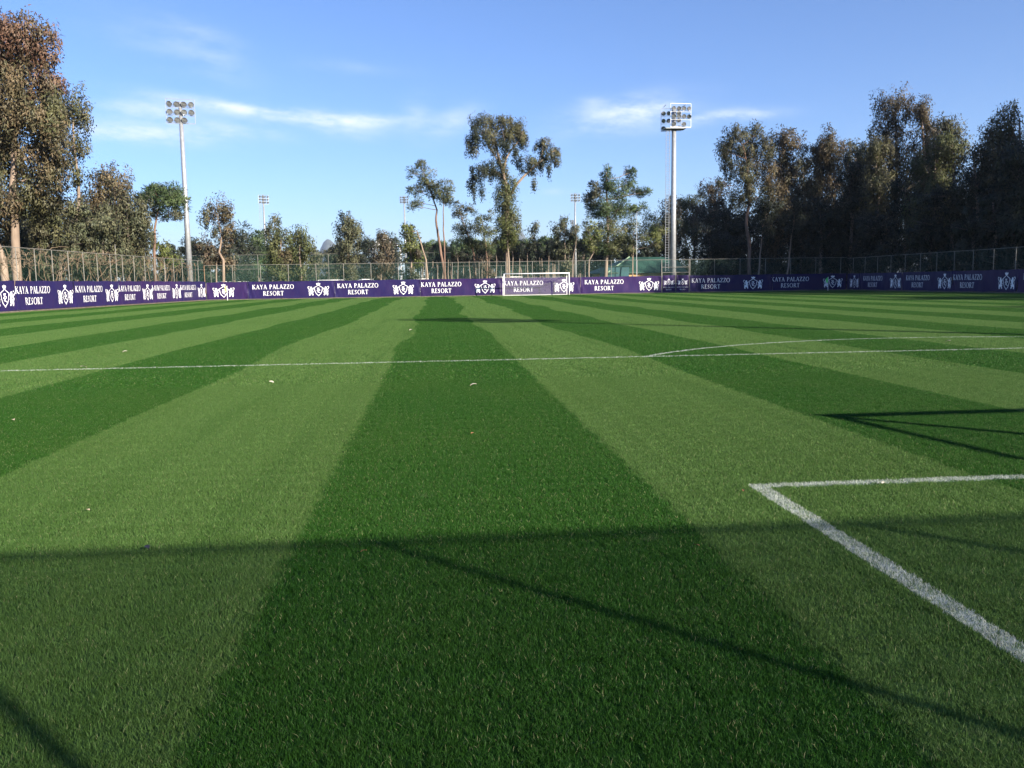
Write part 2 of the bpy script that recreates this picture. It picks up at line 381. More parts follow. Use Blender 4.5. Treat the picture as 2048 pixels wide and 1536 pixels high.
ip = N.new('GeometryNodeInstanceOnPoints'); ci = N.new('GeometryNodeCollectionInfo'); ci.inputs['Collection'].default_value = pc
ci.inputs['Separate Children'].default_value = True; ci.inputs['Reset Children'].default_value = True
ip.inputs['Pick Instance'].default_value = True
def attr(nm, ty):
    a = N.new('GeometryNodeInputNamedAttribute'); a.data_type = ty; a.inputs['Name'].default_value = nm; return a.outputs['Attribute']
cx = N.new('ShaderNodeCombineXYZ'); ng.links.new(attr('turn', 'FLOAT'), cx.inputs[2])
ng.links.new(gi.outputs[0], ip.inputs['Points']); ng.links.new(ci.outputs[0], ip.inputs['Instance'])
ng.links.new(attr('pick', 'INT'), ip.inputs['Instance Index']); ng.links.new(cx.outputs[0], ip.inputs['Rotation'])
ng.links.new(ip.outputs[0], gout.inputs[0])
go.modifiers.new('scatter', 'NODES').node_group = ng
print('grass instances', len(pts))

# ---------------------------------------------------------------- fences
def fence(label, A, B, H, step_, mat_mesh, skip=(), extra=(), kerb=True, first=0, rust=(), midrail=None):
    A, B = Vector((*A, 0)), Vector((*B, 0)); d = (B-A); ln = d.length; d.normalize()
    root = empty('chain_link_fence', A, label, 'fence', None, math.atan2(d.y, d.x))
    pm = MB().tube([(0, 0, 0), (0, 0, H)], .03, 8).mesh('post', M['fence_pipe'])
    s = first; k = 0
    while s <= ln+.01:
        if not any(a < s < b for a, b in skip):
            o = link('post', pm, root, (s, 0, 0))
            if k in rust:
                o.data = MB().tube([(0, 0, 0), (0, 0, H)], .036, 8).mesh('post', M['rust_pipe']); o['label'] = 'rusty brown post'
        s += step_; k += 1
    for (s, h) in extra: MB().tube([(0, 0, 0), (0, 0, h)], .032, 8).obj('post', M['fence_pipe'], root, (s, .05, 0))
    MB().tube([(0, 0, H+.02), (ln, 0, H+.02)], .024, 6).obj('top_rail', M['fence_pipe'], root)
    if midrail: MB().tube([(0, .02, midrail), (ln, .02, midrail)], .025, 6).obj('middle_rail', M['fence_pipe'], root)
    mb = MB().add([(0, .045, .05), (ln, .045, .05), (ln, .045, H), (0, .045, H)], [(0, 1, 2, 3)])
    o = mb.obj('wire_mesh', mat_mesh, root); uv = o.data.uv_layers.new(name='UVMap')
    for i, c in enumerate(((0, 0), (ln, 0), (ln, H), (0, H))): uv.data[i].uv = c
    return root
XLN, XLF, XRN, XRF = lx(YN), lx(YF), rx_(YN), rx_(YF)
far_fence = fence('long chain link fence with thin posts across the far end above the purple banners', (XLF, YF), (XRF, YF), 3.92, 3.125, M['wire'], skip=((52.9, 53.2),), rust=(0,))
def walls(A, B, H, label, first, step_, extra=()): return fence(label, A, B, H, step_, M['wire'], first=first, extra=extra)
LL = Vector((XLF-XLN, YF-YN)).length
left_fence = walls((XLN, YN), (XLF-.03, YF-.1), 4.42, 'chain link fence along the left side, tangled with dry vines', .3, 2.46, extra=((82.8, 5.35),))
right_fence = walls((XRF, YF-.1), (XRN, YN), 3.8, 'shaded chain link fence along the right side in front of the woodland', 1.6, 3.1)
near_fence = fence('chain link fence behind the near goal line, casting the post shadows on the turf', (XLN+.1, YN), (XRN-.1, YN), 3.86, 2.95, M['wire_near'], first=2.04)
# concrete kerb under the banners
for nm, A, B in (('far_kerb', (XLF, YF-.06), (XRF, YF-.06)), ('left_kerb', (lx(-3)+.02, -3), (XLF+.02, YF-.2)), ('right_kerb', (rx_(-3)-.02, -3), (XRF-.02, YF-.2))):
    A, B = Vector((*A, 0)), Vector((*B, 0)); d = B-A; c = (A+B)/2
    tag(MB().box((c.x, c.y, .03), (d.length, .14, .09), math.atan2(d.y, d.x)).obj(nm, M['concrete']), kind='structure')

# ---------------------------------------------------------------- banners: vinyl sheets with print
def banner_mat(name, c1, c2):
    m = bpy.data.materials.new(name); m.use_nodes = True; b = NB(m.node_tree); p = b.n['Principled BSDF']
    tcn = b.n.new('ShaderNodeTexCoord'); v = tcn.outputs['Object']
    mp = b.n.new('ShaderNodeMapping'); mp.inputs['Scale'].default_value = (1.1, 1, .35); mp.inputs['Rotation'].default_value = (0, .35, 0); b.l.new(v, mp.inputs[0])
    n = b.noise(mp.outputs[0], 1.3, 5, .6)
    b.l.new(b.mix(b.step(n, .3, .72), c1, c2), p.inputs['Base Color'])
    p.inputs['Roughness'].default_value = .42; p.inputs['Specular IOR Level'].default_value = .14
    bp = b.n.new('ShaderNodeBump'); bp.inputs['Strength'].default_value = .45; bp.inputs['Distance'].default_value = .06
    b.l.new(n, bp.inputs['Height']); b.l.new(bp.outputs[0], p.inputs['Normal'])
    return m
BM = [banner_mat('purple_vinyl', (.036, .017, .078), (.023, .014, .070)), banner_mat('indigo_vinyl', (.016, .013, .069), (.023, .014, .066)), banner_mat('violet_vinyl', (.031, .015, .070), (.019, .013, .064))]
STROKES = {
 'K': (.78, [[(.13, 0), (.13, 1), .15], [(.0, .03), (.27, .03), .06], [(.0, .97), (.27, .97), .06], [(.18, .46), (.6, .97), .075], [(.28, .56), (.74, .0), .15], [(.48, .97), (.72, .97), .06]]),
 'A': (.80, [[(.08, .0), (.39, 1), .075], [(.37, 1), (.72, 0), .15], [(.18, .34), (.58, .34), .065], [(-.02, .03), (.2, .03), .06], [(.58, .03), (.84, .03), .06]]),
 'Y': (.74, [[(.08, 1), (.37, .48), .15], [(.66, 1), (.39, .5), .075], [(.38, .5), (.38, 0), .15], [(.25, .03), (.51, .03), .06], [(-.03, .97), (.2, .97), .06], [(.55, .97), (.77, .97), .06]]),
 'P': (.64, [[(.13, 0), (.13, 1), .15], [(.0, .03), (.27, .03), .06], [(.02, .97), (.38, .97), .07], [(.36, .97), (.55, .84), .10], [(.54, .87), (.54, .62), .14], [(.55, .66), (.36, .46), .10], [(.18, .48), (.4, .48), .06]]),
 'L': (.62, [[(.13, 0), (.13, 1), .15], [(.0, .97), (.27, .97), .06], [(.0, .035), (.57, .035), .07], [(.55, .0), (.59, .24), .07]]),
 'Z': (.68, [[(.06, .965), (.62, .965), .07], [(.6, .97), (.07, .03), .15], [(.05, .035), (.64, .035), .07], [(.07, .98), (.05, .77), .06], [(.62, .02), (.65, .25), .06]]),
 'R': (.76, [[(.13, 0), (.13, 1), .15], [(.0, .03), (.27, .03), .06], [(.02, .97), (.38, .97), .07], [(.36, .97), (.53, .84), .10], [(.52, .87), (.52, .65), .14], [(.53, .68), (.36, .5), .10], [(.18, .51), (.4, .51), .06], [(.32, .5), (.74, .0), .15]]),
 'E': (.60, [[(.13, 0), (.13, 1), .15], [(.0, .97), (.5, .97), .065], [(.0, .03), (.54, .03), .065], [(.13, .52), (.42, .52), .065], [(.5, 1), (.51, .8), .06], [(.53, 0), (.55, .22), .06]]),
 'S': (.56, [[(.47, .97), (.46, .76), .06], [(.46, .86), (.28, .96), .07], [(.3, .96), (.12, .85), .09], [(.11, .88), (.12, .66), .13], [(.1, .7), (.42, .38), .15], [(.41, .44), (.41, .16), .13], [(.43, .18), (.24, .03), .09], [(.26, .035), (.06, .12), .07], [(.05, .25), (.06, .03), .06]]),
 'T': (.70, [[(.35, 0), (.35, .95), .15], [(.02, .965), (.68, .965), .07], [(.03, .98), (.02, .77), .06], [(.67, .98), (.68, .77), .06], [(.21, .03), (.49, .03), .06]]),
 'O': (.92, None), ' ': (.36, [])}
def text_polys(txt, h, cx0, cz0, gap=.14, q_=.90):
    tot = sum(STROKES[c][0] for c in txt)*q_+gap*(len(txt)-1); x = -tot/2; out = []
    for c in txt:
        wd, st = STROKES[c]
        if st is None:
            n = 18; ring_ = []
            for i in range(n):
                a0, a1 = 2*math.pi*i/n, 2*math.pi*(i+1)/n
                ring_.append([(x+q_*wd/2+q_*math.cos(a)*ra, .5+math.sin(a)*rb) for a, ra, rb in ((a0, .46, .52), (a1, .46, .52), (a1, .33, .45), (a0, .33, .45))])
            out += ring_
        else:
            for (p0, p1, ww) in st:
                p0, p1, ww = (p0[0]*q_, p0[1]), (p1[0]*q_, p1[1]), ww*.88
                dx_, dz_ = p1[0]-p0[0], p1[1]-p0[1]; l_ = math.hypot(dx_, dz_); nx, nz = -dz_/l_*ww/2, dx_/l_*ww/2
                out.append([(x+p0[0]+nx, p0[1]+nz), (x+p0[0]-nx, p0[1]-nz), (x+p1[0]-nx, p1[1]-nz), (x+p1[0]+nx, p1[1]+nz)])
        x += wd*q_+gap
    return [[(cx0+a*h, cz0+(b_-.5)*h) for a, b_ in q] for q in out]
LION = [(740, 640), (748, 545), (785, 492), (850, 485), (888, 520), (880, 560), (898, 612), (930, 575), (968, 552), (985, 590), (965, 640), (928, 680), (925, 715), (980, 725), (985, 775), (925, 752), (850, 752), (905, 772), (965, 800), (955, 850), (905, 872), (970, 902), (968, 950), (930, 970), (888, 945), (852, 900), (840, 862), (790, 882), (745, 885), (772, 930), (750, 970), (710, 976), (678, 940), (665, 870), (672, 820), (720, 790), (762, 758), (770, 700)]
LION = [(800+(a-830)*.80, b_) for a, b_ in LION]
TAIL = [(700, 492), (640, 478), (618, 530), (655, 600), (708, 648), (668, 720), (678, 775), (735, 805)]
SHIELD = [(1195, 400), (1090, 470), (950, 545), (985, 610), (1000, 720), (1070, 870), (1205, 990)]
CROWN = [(1075, 320), (1105, 285), (1140, 305), (1160, 330), (1175, 285), (1195, 258), (1215, 285), (1230, 330), (1250, 305), (1285, 285), (1312, 320), (1270, 388), (1120, 388)]
MONO = [[(1130, 610), (1140, 560), (1190, 565), (1250, 562)], [(1225, 570), (1180, 640), (1112, 702)], [(1112, 702), (1190, 730), (1260, 700), (1278, 665), (1225, 640), (1180, 655)], [(1215, 725), (1150, 782), (1220, 795), (1292, 832)]]
def stroke_poly(pts, wd):
    out = []
    for p0, p1 in zip(pts[:-1], pts[1:]):
        dx_, dz_ = p1[0]-p0[0], p1[1]-p0[1]; l_ = math.hypot(dx_, dz_); ux, uz = dx_/l_, dz_/l_; nx, nz = -uz*wd/2, ux*wd/2; e = wd*.32
        out.append([(p0[0]-ux*e+nx, p0[1]-uz*e+nz), (p0[0]-ux*e-nx, p0[1]-uz*e-nz), (p1[0]+ux*e-nx, p1[1]+uz*e-nz), (p1[0]+ux*e+nx, p1[1]+uz*e+nz)])
    return out
def crest_polys(cx0, cz0, sc):
    sc *= .90
    mir = lambda q: [(2390-a, b_) for a, b_ in q]
    out = [LION, mir(LION), CROWN]
    for q in stroke_poly(TAIL, 26)+stroke_poly(SHIELD, 30): out += [q, mir(q)]
    for m_ in MONO: out += stroke_poly(m_, 28)
    return [[(cx0+(a-1195)*.0023*sc, cz0-(b_-630)*.0023*sc) for a, b_ in q] for q in out]
def fold(s, z, ph, ln):
    """how far the vinyl bulges off the fence at s metres along and z up"""
    e = min(s, ln-s); edge = math.exp(-(e/.45)**2)
    a = .010*math.sin(2.1*s+1.3*z+ph)+.007*math.sin(5.3*s-2.2*z+2*ph)+.006*math.sin(3.1*z+1.7*s+ph)
    a += edge*(.03*math.sin(9*s+3.0*z+ph)+.012*math.sin(17*s-5*z))
    for k in range(3):                                    # a few slanting creases
        c0 = (ph*1.7*(k+1)) % ln; q = (s-c0-(z-1)*(.35 if k % 2 else -.28)); a += .028*math.exp(-(q/.055)**2)*(.5+.5*math.sin(z*2+k+ph))
    return a
def print_mesh(polys, y0, ph, ln, name):
    mb = MB()
    for i, q in enumerate(polys):
        tris = tessellate_polygon([[Vector((a, b_, 0)) for a, b_ in q]])
        off = y0+.0016*(i % 9)
        mb.add([(a, -(fold(a, b_, ph, ln)+off), b_) for a, b_ in q], tris)
    return mb.mesh(name, M['print_white'])
def words_(txt, h, cx0, cz0, ph, ln, root):              # one mesh for each printed word
    pol = text_polys(txt, h, cx0, cz0); cut = None
    if ' ' in txt: cut = sum(len(STROKES[c][1]) for c in txt.split(' ')[0])
    for part in ((pol[:cut], pol[cut:]) if cut else (pol,)): link('lettering', print_mesh(part, .014, ph, ln, 'lettering'), root)
def banner(A, d, s0, s1, items, mi, label, zt=2.03, zb=.11, off=.075, scale=1.0, group='purple sponsor banners hung along the pitch fences'):
    """sheet from s0 to s1 along direction d from A; local x runs along the fence, local -y faces the pitch"""
    ln = s1-s0; ph = random.uniform(0, 6.28); rz = math.atan2(d.y, d.x); nrm = Vector((d.y, -d.x, 0))
    root = empty('banner', (A+d*s0+nrm*off), label, 'banner', group, rz)
    nx, nz = max(8, int(ln/.11)), 14; mb = MB(); vs_ = []
    for j in range(nz+1):
        for i in range(nx+1):
            s = ln*i/nx; z = zb+(zt-zb)*j/nz
            sag = .018*math.sin(s*2.0+ph)*(1 if j in (0, nz) else 0)
            vs_.append((s, -fold(s, z, ph, ln), z+sag))
    mb.add(vs_, [(j*(nx+1)+i, j*(nx+1)+i+1, (j+1)*(nx+1)+i+1, (j+1)*(nx+1)+i) for j in range(nz) for i in range(nx)])
    mb.obj('vinyl_sheet', BM[mi % 3], root, smooth=True)
    H = zt-zb
    for kind, s in items:
        if kind == 'crest': link('crest', print_mesh(crest_polys(s-s0, zb+H*.50, scale), .014, ph, ln, 'crest'), root)
        elif kind == 'text':
            for t_, f_ in (('KAYA PALAZZO', .315), ('RESORT', .70)): words_(t_, .50*scale, s-s0, zt-H*f_, ph, ln, root)
        elif kind == 'small':
            link('crest', print_mesh(crest_polys(s-s0, zb+H*.60, .50), .014, ph, ln, 'crest'), root)
            for t_, f_ in (('KAYA PALAZZO', .28), ('RESORT', .14)): words_(t_, .145, s-s0, zb+H*f_, ph, ln, root)
    return root
A = Vector((XLF, YF, 0)); d = Vector((1, 0, 0)); X0 = XLF
far_sheets = [(-37.45, -32.85, [('crest', -35.55)], 0, 'narrow purple banner with only a crest, behind the yellow corner flag'),
    (-32.82, -23.05, [('text', -30.0), ('crest', -24.9)], 1, 'indigo banner on the far fence, second from the left corner, below the twin bushy trees'),
    (-23.02, -13.25, [('text', -20.4), ('crest', -15.2)], 1, 'banner on the far fence below the grey columnar tree and brown bush'),
    (-13.22, -3.95, [('text', -10.8), ('crest', -5.7)], 2, 'banner on the far fence just left of the white goal'),
    (-3.92, 5.55, [('text', -1.2), ('crest', 3.6)], 0, 'purple banner on the far fence seen through the goal net'),
    (5.58, 15.3, [('text', 8.4), ('crest', 13.8)], 0, 'sunlit purple banner between the far goal and the gate'),
    (18.75, 28.9, [('text', 21.3), ('crest', 26.5)], 1, 'shaded banner on the far fence just right of the gate'),
    (28.93, XRF-.1, [('text', 31.1), ('crest', 36.4)], 1, 'dark shaded banner in the far right corner behind the green corner flag')]
for (x0, x1, it, mi, lb) in far_sheets: banner(A, d, x0-X0, x1-X0, [(k, s-X0) for k, s in it], mi, lb)
A = Vector((XLN, YN, 0)); d = Vector((XLF-XLN, YF-YN, 0)).normalized(); sl = lambda y: (y-YN)/d.y
Lc = (61.2, 69.5, 77.6, 85.3, 92.8, 100.4); Lt = (56.6, 64.9, 73.5, 81.3, 88.7, 96.2)
Ln = ['nearest blue purple banner on the left fence, cut off by the picture edge', 'left fence banner below the large red topped tree', 'left fence banner, third from the picture edge', 'left fence banner with a purple tint below the shrubs', 'left fence banner below the umbrella pine', 'furthest left fence banner, beside the tall mast and corner']
for k in range(6):
    s0, s1 = (53.9 if k == 0 else (Lc[k-1]+1.40)), (Lc[k]+1.38 if k < 5 else 101.75)
    banner(A, d, sl(s0), sl(s1), [('text', sl(Lt[k])), ('crest', sl(Lc[k]))], (1, 1, 1, 2, 0, 1)[k], Ln[k], zt=2.14, zb=.10)
A = Vector((XRF, YF-.1, 0)); d = Vector((XRN-XRF, YN-YF+.1, 0)).normalized(); sr = lambda y: (YF-.1-y)/-d.y
Rc = (99.6, 89.6, 79.9, 70.2); Rt = (94.9, 85.0, 76.1, 65.6)
Rn = ['small shaded banner with only a crest at the far end of the right fence', 'shaded banner on the right fence, second from the corner', 'shaded banner on the right fence, third from the corner', 'shaded banner on the right fence, fourth from the corner', 'nearest shaded banner on the right fence, cut off by the picture edge']
segs = [(101.6, 98.2, [('crest', 99.6)])]+[(Rc[k]-1.42, Rc[k+1]-1.39, [('text', Rt[k]), ('crest', Rc[k+1])]) for k in range(3)]+[(68.75, 60.5, [('text', 65.6)])]
for k, (y0, y1, it) in enumerate(segs): banner(A, d, sr(y0), sr(y1), [(q, sr(s)) for q, s in it], (1, 1, 1, 2, 0)[k], Rn[k], zt=1.98)

# gate in the far fence
gate = empty('gate', (15.33, YF-.02, 0), 'double leaf pipe gate in the far fence beside the tall right mast', 'gate')
for k in range(2):
    x0 = .06+1.68*k; lf = MB(); fr = [(x0, 0, .08), (x0+1.6, 0, .08), (x0+1.6, 0, 2.42), (x0, 0, 2.42), (x0, 0, .08)]
    for p, q in zip(fr[:-1], fr[1:]): lf.tube([p, q], .028, 6)
    lo = lf.obj('gate_leaf', M['fence_pipe'], gate)
    MB().box((x0+(1.5 if k == 0 else .1), -.05, 1.1), (.1, .05, .16)).obj('latch', M['steel'], lo)
for x0 in (0, 3.42): MB().tube([(x0, 0, 0), (x0, 0, 3.9)], .05, 8).obj('gate_post', M['fence_pipe'], gate)
MB().tube([(0, 0, 3.05), (3.42, 0, 3.05)], .025, 6).obj('cross_rail', M['fence_pipe'], gate)
for k in range(2):
    x0 = 15.33+.1+1.68*k
    banner(Vector((0, YF-.03, 0)), Vector((1, 0, 0)), x0, x0+1.52, [('small', x0+.76)], 0, ('small banner with crest on the left leaf of the gate', 'small banner with crest on the right leaf of the gate')[k], zt=2.1, zb=.12, off=.05, group='small banners on the gate leaves')

# dry vines caught in the left fence
vm = MB(); Ad = Vector((XLN, YN, 0)); dd = Vector((XLF-XLN, YF-YN, 0)).normalized(); nn = Vector((-dd.y, dd.x, 0))
for k in range(330):
    y = 58+41*random.random()**1.25
    p = Ad+dd*((y-YN)/dd.y)+nn*random.uniform(.0, .5); z = random.uniform(.2, 2.6); top = random.random() < .6
    if top: z = random.uniform(3.4, 4.5)
    ps = []; dxx = random.gauss(0, .55)
    for i in range(7):
        ps.append((p.x, p.y, min(z, 4.75))); dxx += random.gauss(0, .16)
        p = p+dd*dxx*.5+nn*random.gauss(0, .04); z += random.gauss(-.05, .16) if top else random.uniform(.15, .5)
    vm.tube(ps, [random.uniform(.012, .03)]*6+[.008], 4, False)
tag(vm.obj('dry_vine', M['twig']), 'tangle of bare brown vines climbing the left fence', 'vine', kind='stuff')

# ---------------------------------------------------------------- goals
def goal(loc, label, rz=0, group=None, W=7.44, H=2.49):
    g = empty('goal', loc, label, 'goal', group, rz); hw = W/2; D, hb = 1.9, H-.27
    for s in (-1, 1): MB().tube([(s*hw, 0, 0), (s*hw, 0, H)], .06, 10).obj('goal_post', M['white_paint'], g, smooth=True)
    MB().tube([(-hw-.06, 0, H), (hw+.06, 0, H)], .06, 10).obj('crossbar', M['white_paint'], g, smooth=True)
    for s in (-1, 1): MB().tube([(s*hw, D, 0), (s*hw, D, hb), (s*hw, .02, H-.03)], .045, 8).obj('net_support', M['white_paint'], g)
    MB().tube([(-hw, D, .04), (hw, D, .04)], .03, 6).obj('ground_bar', M['white_paint'], g)
    nb = MB(); t = .0026; stp = .12
    def rib(p, q, ax):
        p, q = Vector(p), Vector(q); a = Vector(ax)*t; nb.add([p-a, p+a, q+a, q-a], [(0, 1, 2, 3)])
    n = int(W/stp)
    for i in range(n+1):
        x = -hw+W*i/n; sagm = .10*math.sin(math.pi*i/n)
        rib((x, D, 0), (x, D, hb-sagm), (1, 0, 0)); rib((x, D, hb-sagm), (x, .05, H-.05), (1, 0, 0))
    for j in range(int(hb/stp)):
        z = j*stp+.06; rib((-hw, D+.002, z), (hw, D+.002, z), (0, 0, 1))
        for s in (-1, 1): rib((s*hw, .05, z), (s*hw, D, z), (0, 0, 1))
    for j in range(16):
        y = D*j/16; z = H-.05+(hb-H)*y/D-.05
        rib((-hw, y, z), (hw, y, z), (0, 1, 0))
        for s in (-1, 1): rib((s*hw, y, 0), (s*hw, y, z), (0, 1, 0))
    nb.obj('net', M['net'], g)
    return g
goal((0, L+.02, 0), 'white football goal with net at the far end of the pitch', 0)
gn = goal((1.18, 3.5, 0), 'white training goal standing right of the camera, casting its frame shadow', math.pi)
GX = 'goals on the neighbouring pitch'
for (px, py, Y, rz, W, lb) in ((468, 561, 168, .9, 7.0, 'distant white goal behind the far fence, near the brown leafy tree'), (664, 559, 165, .3, 5.0, 'distant white goal left of the grey columnar tree'), (737, 558, 160, 1.2, 5.0, 'distant white goal beside the brown bush'), (842, 557, 170, .4, 3.0, 'small distant goal near the leaning pine trunk'), (1018, 553, 150, .1, 4.6, 'distant white goal seen above the left of the near goal bar')):
    p = atY(px, 567, Y); goal((p.x, Y, 0), lb, rz, GX, W, 2.45)

# ---------------------------------------------------------------- corner flags
def corner_flag(loc, m, label, side):
    r = empty('corner_flag', loc, label, 'corner flag')
    MB().tube([(0, 0, 0), (0, 0, 1.62)], .032, 8).obj('pole', M['white_paint'], r)
    fb = MB(); vs_ = []
    for i in range(6):
        for j in range(5):
            u, v = i/5, j/4; vs_.append((side*u*.30*(1-.35*v), .05*math.sin(u*7+v*3), 1.62-v*.62*(1-.2*u)-.22*u))
    fb.add(vs_, [(i*5+j, i*5+j+1, (i+1)*5+j+1, (i+1)*5+j) for i in range(5) for j in range(4)])
    fb.obj('flag_cloth', m, r, smooth=True)
corner_flag((-HW-.1, L, 0), M['yellow'], 'corner flag with pale yellow cloth in the far left corner', -1)
corner_flag((HW, L, 0), M['lime'], 'corner flag with bright green cloth in the shaded far right corner', -1)

# ---------------------------------------------------------------- floodlight masts
def lamp_mesh():
    mb = MB(); n = 10; prof = [(.10, .37), (.18, .31), (.29, .11), (.335, 0.), (.31, -.02)]; vs_ = []
    for r, y in prof: vs_ += [(r*math.cos(2*math.pi*k/n), y, r*math.sin(2*math.pi*k/n)) for k in range(n)]
    fs = [(i*n+k, i*n+(k+1) % n, (i+1)*n+(k+1) % n, (i+1)*n+k) for i in range(len(prof)-1) for k in range(n)]+[tuple(range(n))]
    return mb.add(vs_, fs).mesh('lamp', M['lamp_body'], True)
LAMP = lamp_mesh()
GLASS = MB().add([(.305*math.cos(2*math.pi*k/10), -.005, .305*math.sin(2*math.pi*k/10)) for k in range(10)]+[(0, .12, 0)], [(k, 10, (k+1) % 10) for k in range(10)]).mesh('lamp_lens', M['lamp_glass'], True)
YOKE = MB().tube([(-.33, .08, 0), (-.33, .1, -.36), (.33, .1, -.36), (.33, .08, 0)], .022, 5).mesh('yoke', M['steel'])
def rnd_turn(): return (R(random.uniform(14, 30)), 0, R(random.uniform(-22, 22)))
def head_frame(root, W, z0, z1, y, mis=(), cols=4, rows=3, rz=0, sizes=1.0, white=False, xo=0.):
    ca, sa = math.cos(rz), math.sin(rz); f = MB(); T = lambda x, yy_, z: ((x+xo)*ca-yy_*sa, (x+xo)*sa+yy_*ca, z)
    hw = W/2; th = .027
    for a, b_ in (((-hw, z0), (hw, z0)), ((-hw, z1), (hw, z1)), ((-hw, z0), (-hw, z1)), ((hw, z0), (hw, z1))): f.tube([T(a[0], y, a[1]), T(b_[0], y, b_[1])], th, 6)
    zs = [z0+(z1-z0)*(j+.32)/rows for j in range(rows)]
    for z in zs: f.tube([T(-hw, y, z-.34), T(hw, y, z-.34)], th*.7, 5)
    fo = f.obj('lamp_frame', M['white_paint'] if white else M['steel'], root)
    k = 0
    for j, z in enumerate(zs):
        for i in range(cols):
            k += 1
            if (j, i) in mis: continue
            x = -hw+W*(i+.5)/cols
            lo = link('lamp', LAMP, root, T(x, y-.22, z)); lo.rotation_euler = rnd_turn(); lo.rotation_euler.z += rz; lo.scale = (sizes,)*3
            link('lens', GLASS, lo); link('yoke', YOKE, lo)
    return fo
def ladder(root, x, y, z0, z1, cage=False):
    f = MB(); wd = .42
    for s in (-wd/2, wd/2): f.tube([(x+s, y, z0), (x+s, y, z1)], .032, 5)
    z = z0+.15
    while z < z1: f.tube([(x-wd/2, y, z), (x+wd/2, y, z)], .02, 4, False); z += .30
    z = z0+2.4
    while cage and z < z1:
        f.tube([(x-wd/2, y, z)]+[(x+.36*math.cos(a), y-.1-.62*math.sin(a), z) for a in np.linspace(math.pi, 0, 7)]+[(x+wd/2, y, z)], .016, 4, False); z += 1.05
    if cage:
        for a in (math.pi*.2, math.pi*.5, math.pi*.8): f.tube([(x+.36*math.cos(a), y-.1-.62*math.sin(a), z0+2.4), (x+.36*math.cos(a), y-.1-.62*math.sin(a), z1)], .014, 4)
    return f.obj('ladder', M['steel'], root)
def pole(root, H, r0, r1, rungs=False):
    MB().tube([(0, 0, 0), (0, 0, .35)], r0*1.5, 12).obj('footing', M['concrete'], root)
    po = MB().tube([(0, 0, .1), (0, 0, H*.45), (0, 0, H)], [r0, (r0+r1)/2, r1], 14).obj('pole', M['steel'], root, smooth=True)
    if rungs:
        f = MB(); z = 3.; 
        while z < H-2.6: f.tube([(-.33, 0, z), (.33, 0, z)], .016, 4); z += .62
        f.obj('step_bolt', M['steel'], po)
m1 = empty('floodlight_mast', (-39.55, 103.1, 0), 'tall grey floodlight mast with three rows of round lamps, at the left corner', 'floodlight', rz=R(14))
pole(m1, 22.2, .36, .20, True); head_frame(m1, 3.05, 19.85, 22.45, -.22, mis=((0, 3),))
m2 = empty('floodlight_mast', (17.35, 104.2, 0), 'tall silver floodlight mast with white box frame and side ladder, by the gate', 'floodlight')
pole(m2, 21.9, .37, .25); head_frame(m2, 2.55, 19.55, 22.25, -.75, rz=R(6), mis=((0, 1), (0, 3)), white=True, xo=.55, sizes=.82); head_frame(m2, 2.4, 19.4, 22.0, .95, rz=R(-14), mis=((0, 1),), xo=-.32, sizes=.8); ladder(m2, -.78, -.1, 2.6, 19.6)
fb = MB()
for z in (19.45, 22.1):
    for sx in (-1.2, 1.2): fb.tube([(sx, -.9, z), (sx*.9, .8, z)], .035, 5)
fb.box((0, 0, 19.42), (2.6, 1.5, .06)); fb.obj('platform', M['steel'], m2)
sp_ = 0
m3 = empty('floodlight_mast', (26.9, -5.0, 0), 'floodlight mast behind the near end, casting the long thin shadow over the pitch', 'floodlight', rz=R(200))
pole(m3, 20.6, .36, .15); head_frame(m3, 3.2, 18.6, 21.0, -.25)
for (px, ty, by, Y, lb, rz, lad) in ((526, 390, 407, 190, 'distant thin floodlight mast with ladder left of the twin bushy trees', .5, True), (808, 392, 406, 230, 'distant white floodlight mast behind the yellow green bush', 0., False), (1150, 387, 403, 200, 'distant floodlight mast between the big tree and the pine clump', .1, False), (1145, 440, 448, 330, 'furthest tiny floodlight mast behind the grey green trees', .1, False)):
    t = atY(px, ty, Y); b0 = atY(px, by, Y); H = t.z
    mm = empty('floodlight_mast', (t.x, Y, 0), lb, 'floodlight', 'distant floodlight masts', rz)
    pole(mm, H, .34, .15); hgt = t.z-b0.z
    head_frame(mm, hgt*1.25, b0.z, t.z, -.2, sizes=.68)
    if lad: ladder(mm, -.7, 0, 2, b0.z)

# ---------------------------------------------------------------- trees
PAL = {'euc': [(.095, .095, .042), (.072, .078, .036), (.115, .108, .050), (.085, .080, .045)],
       'grey': [(.092, .096, .050), (.070, .080, .044), (.110, .108, .060)],
       'red': [(.15, .082, .055), (.125, .075, .048), (.10, .078, .045), (.155, .098, .062)],
       'rust': [(.125, .095, .052), (.105, .086, .045), (.09, .085, .045), (.135, .10, .055)],
       'brown': [(.14, .105, .07), (.11, .09, .06), (.085, .08, .05)],
       'dark': [(.026, .036, .020), (.020, .030, .017), (.036, .044, .024)],  # near-black leaves, also standing in for shade in crowns and woodland
       'pine': [(.055, .090, .032), (.040, .072, .026), (.075, .110, .040)],
       'lime': [(.105, .125, .032), (.085, .110, .030), (.125, .140, .045)],
       'olive': [(.095, .110, .040), (.075, .090, .035), (.115, .120, .050)]}
PAL = {k: [tuple(c*1.22 for c in q) for q in v] for k, v in PAL.items()}
STY = {'euc': dict(l=.32, w=.10, droop=.8, rc=.60, nl=64, el=1.55), 'bush': dict(l=.27, w=.125, droop=.35, rc=.60, nl=64, el=1.1),
       'pine': dict(l=.42, w=.075, droop=-.25, rc=.52, nl=54, el=.8)}
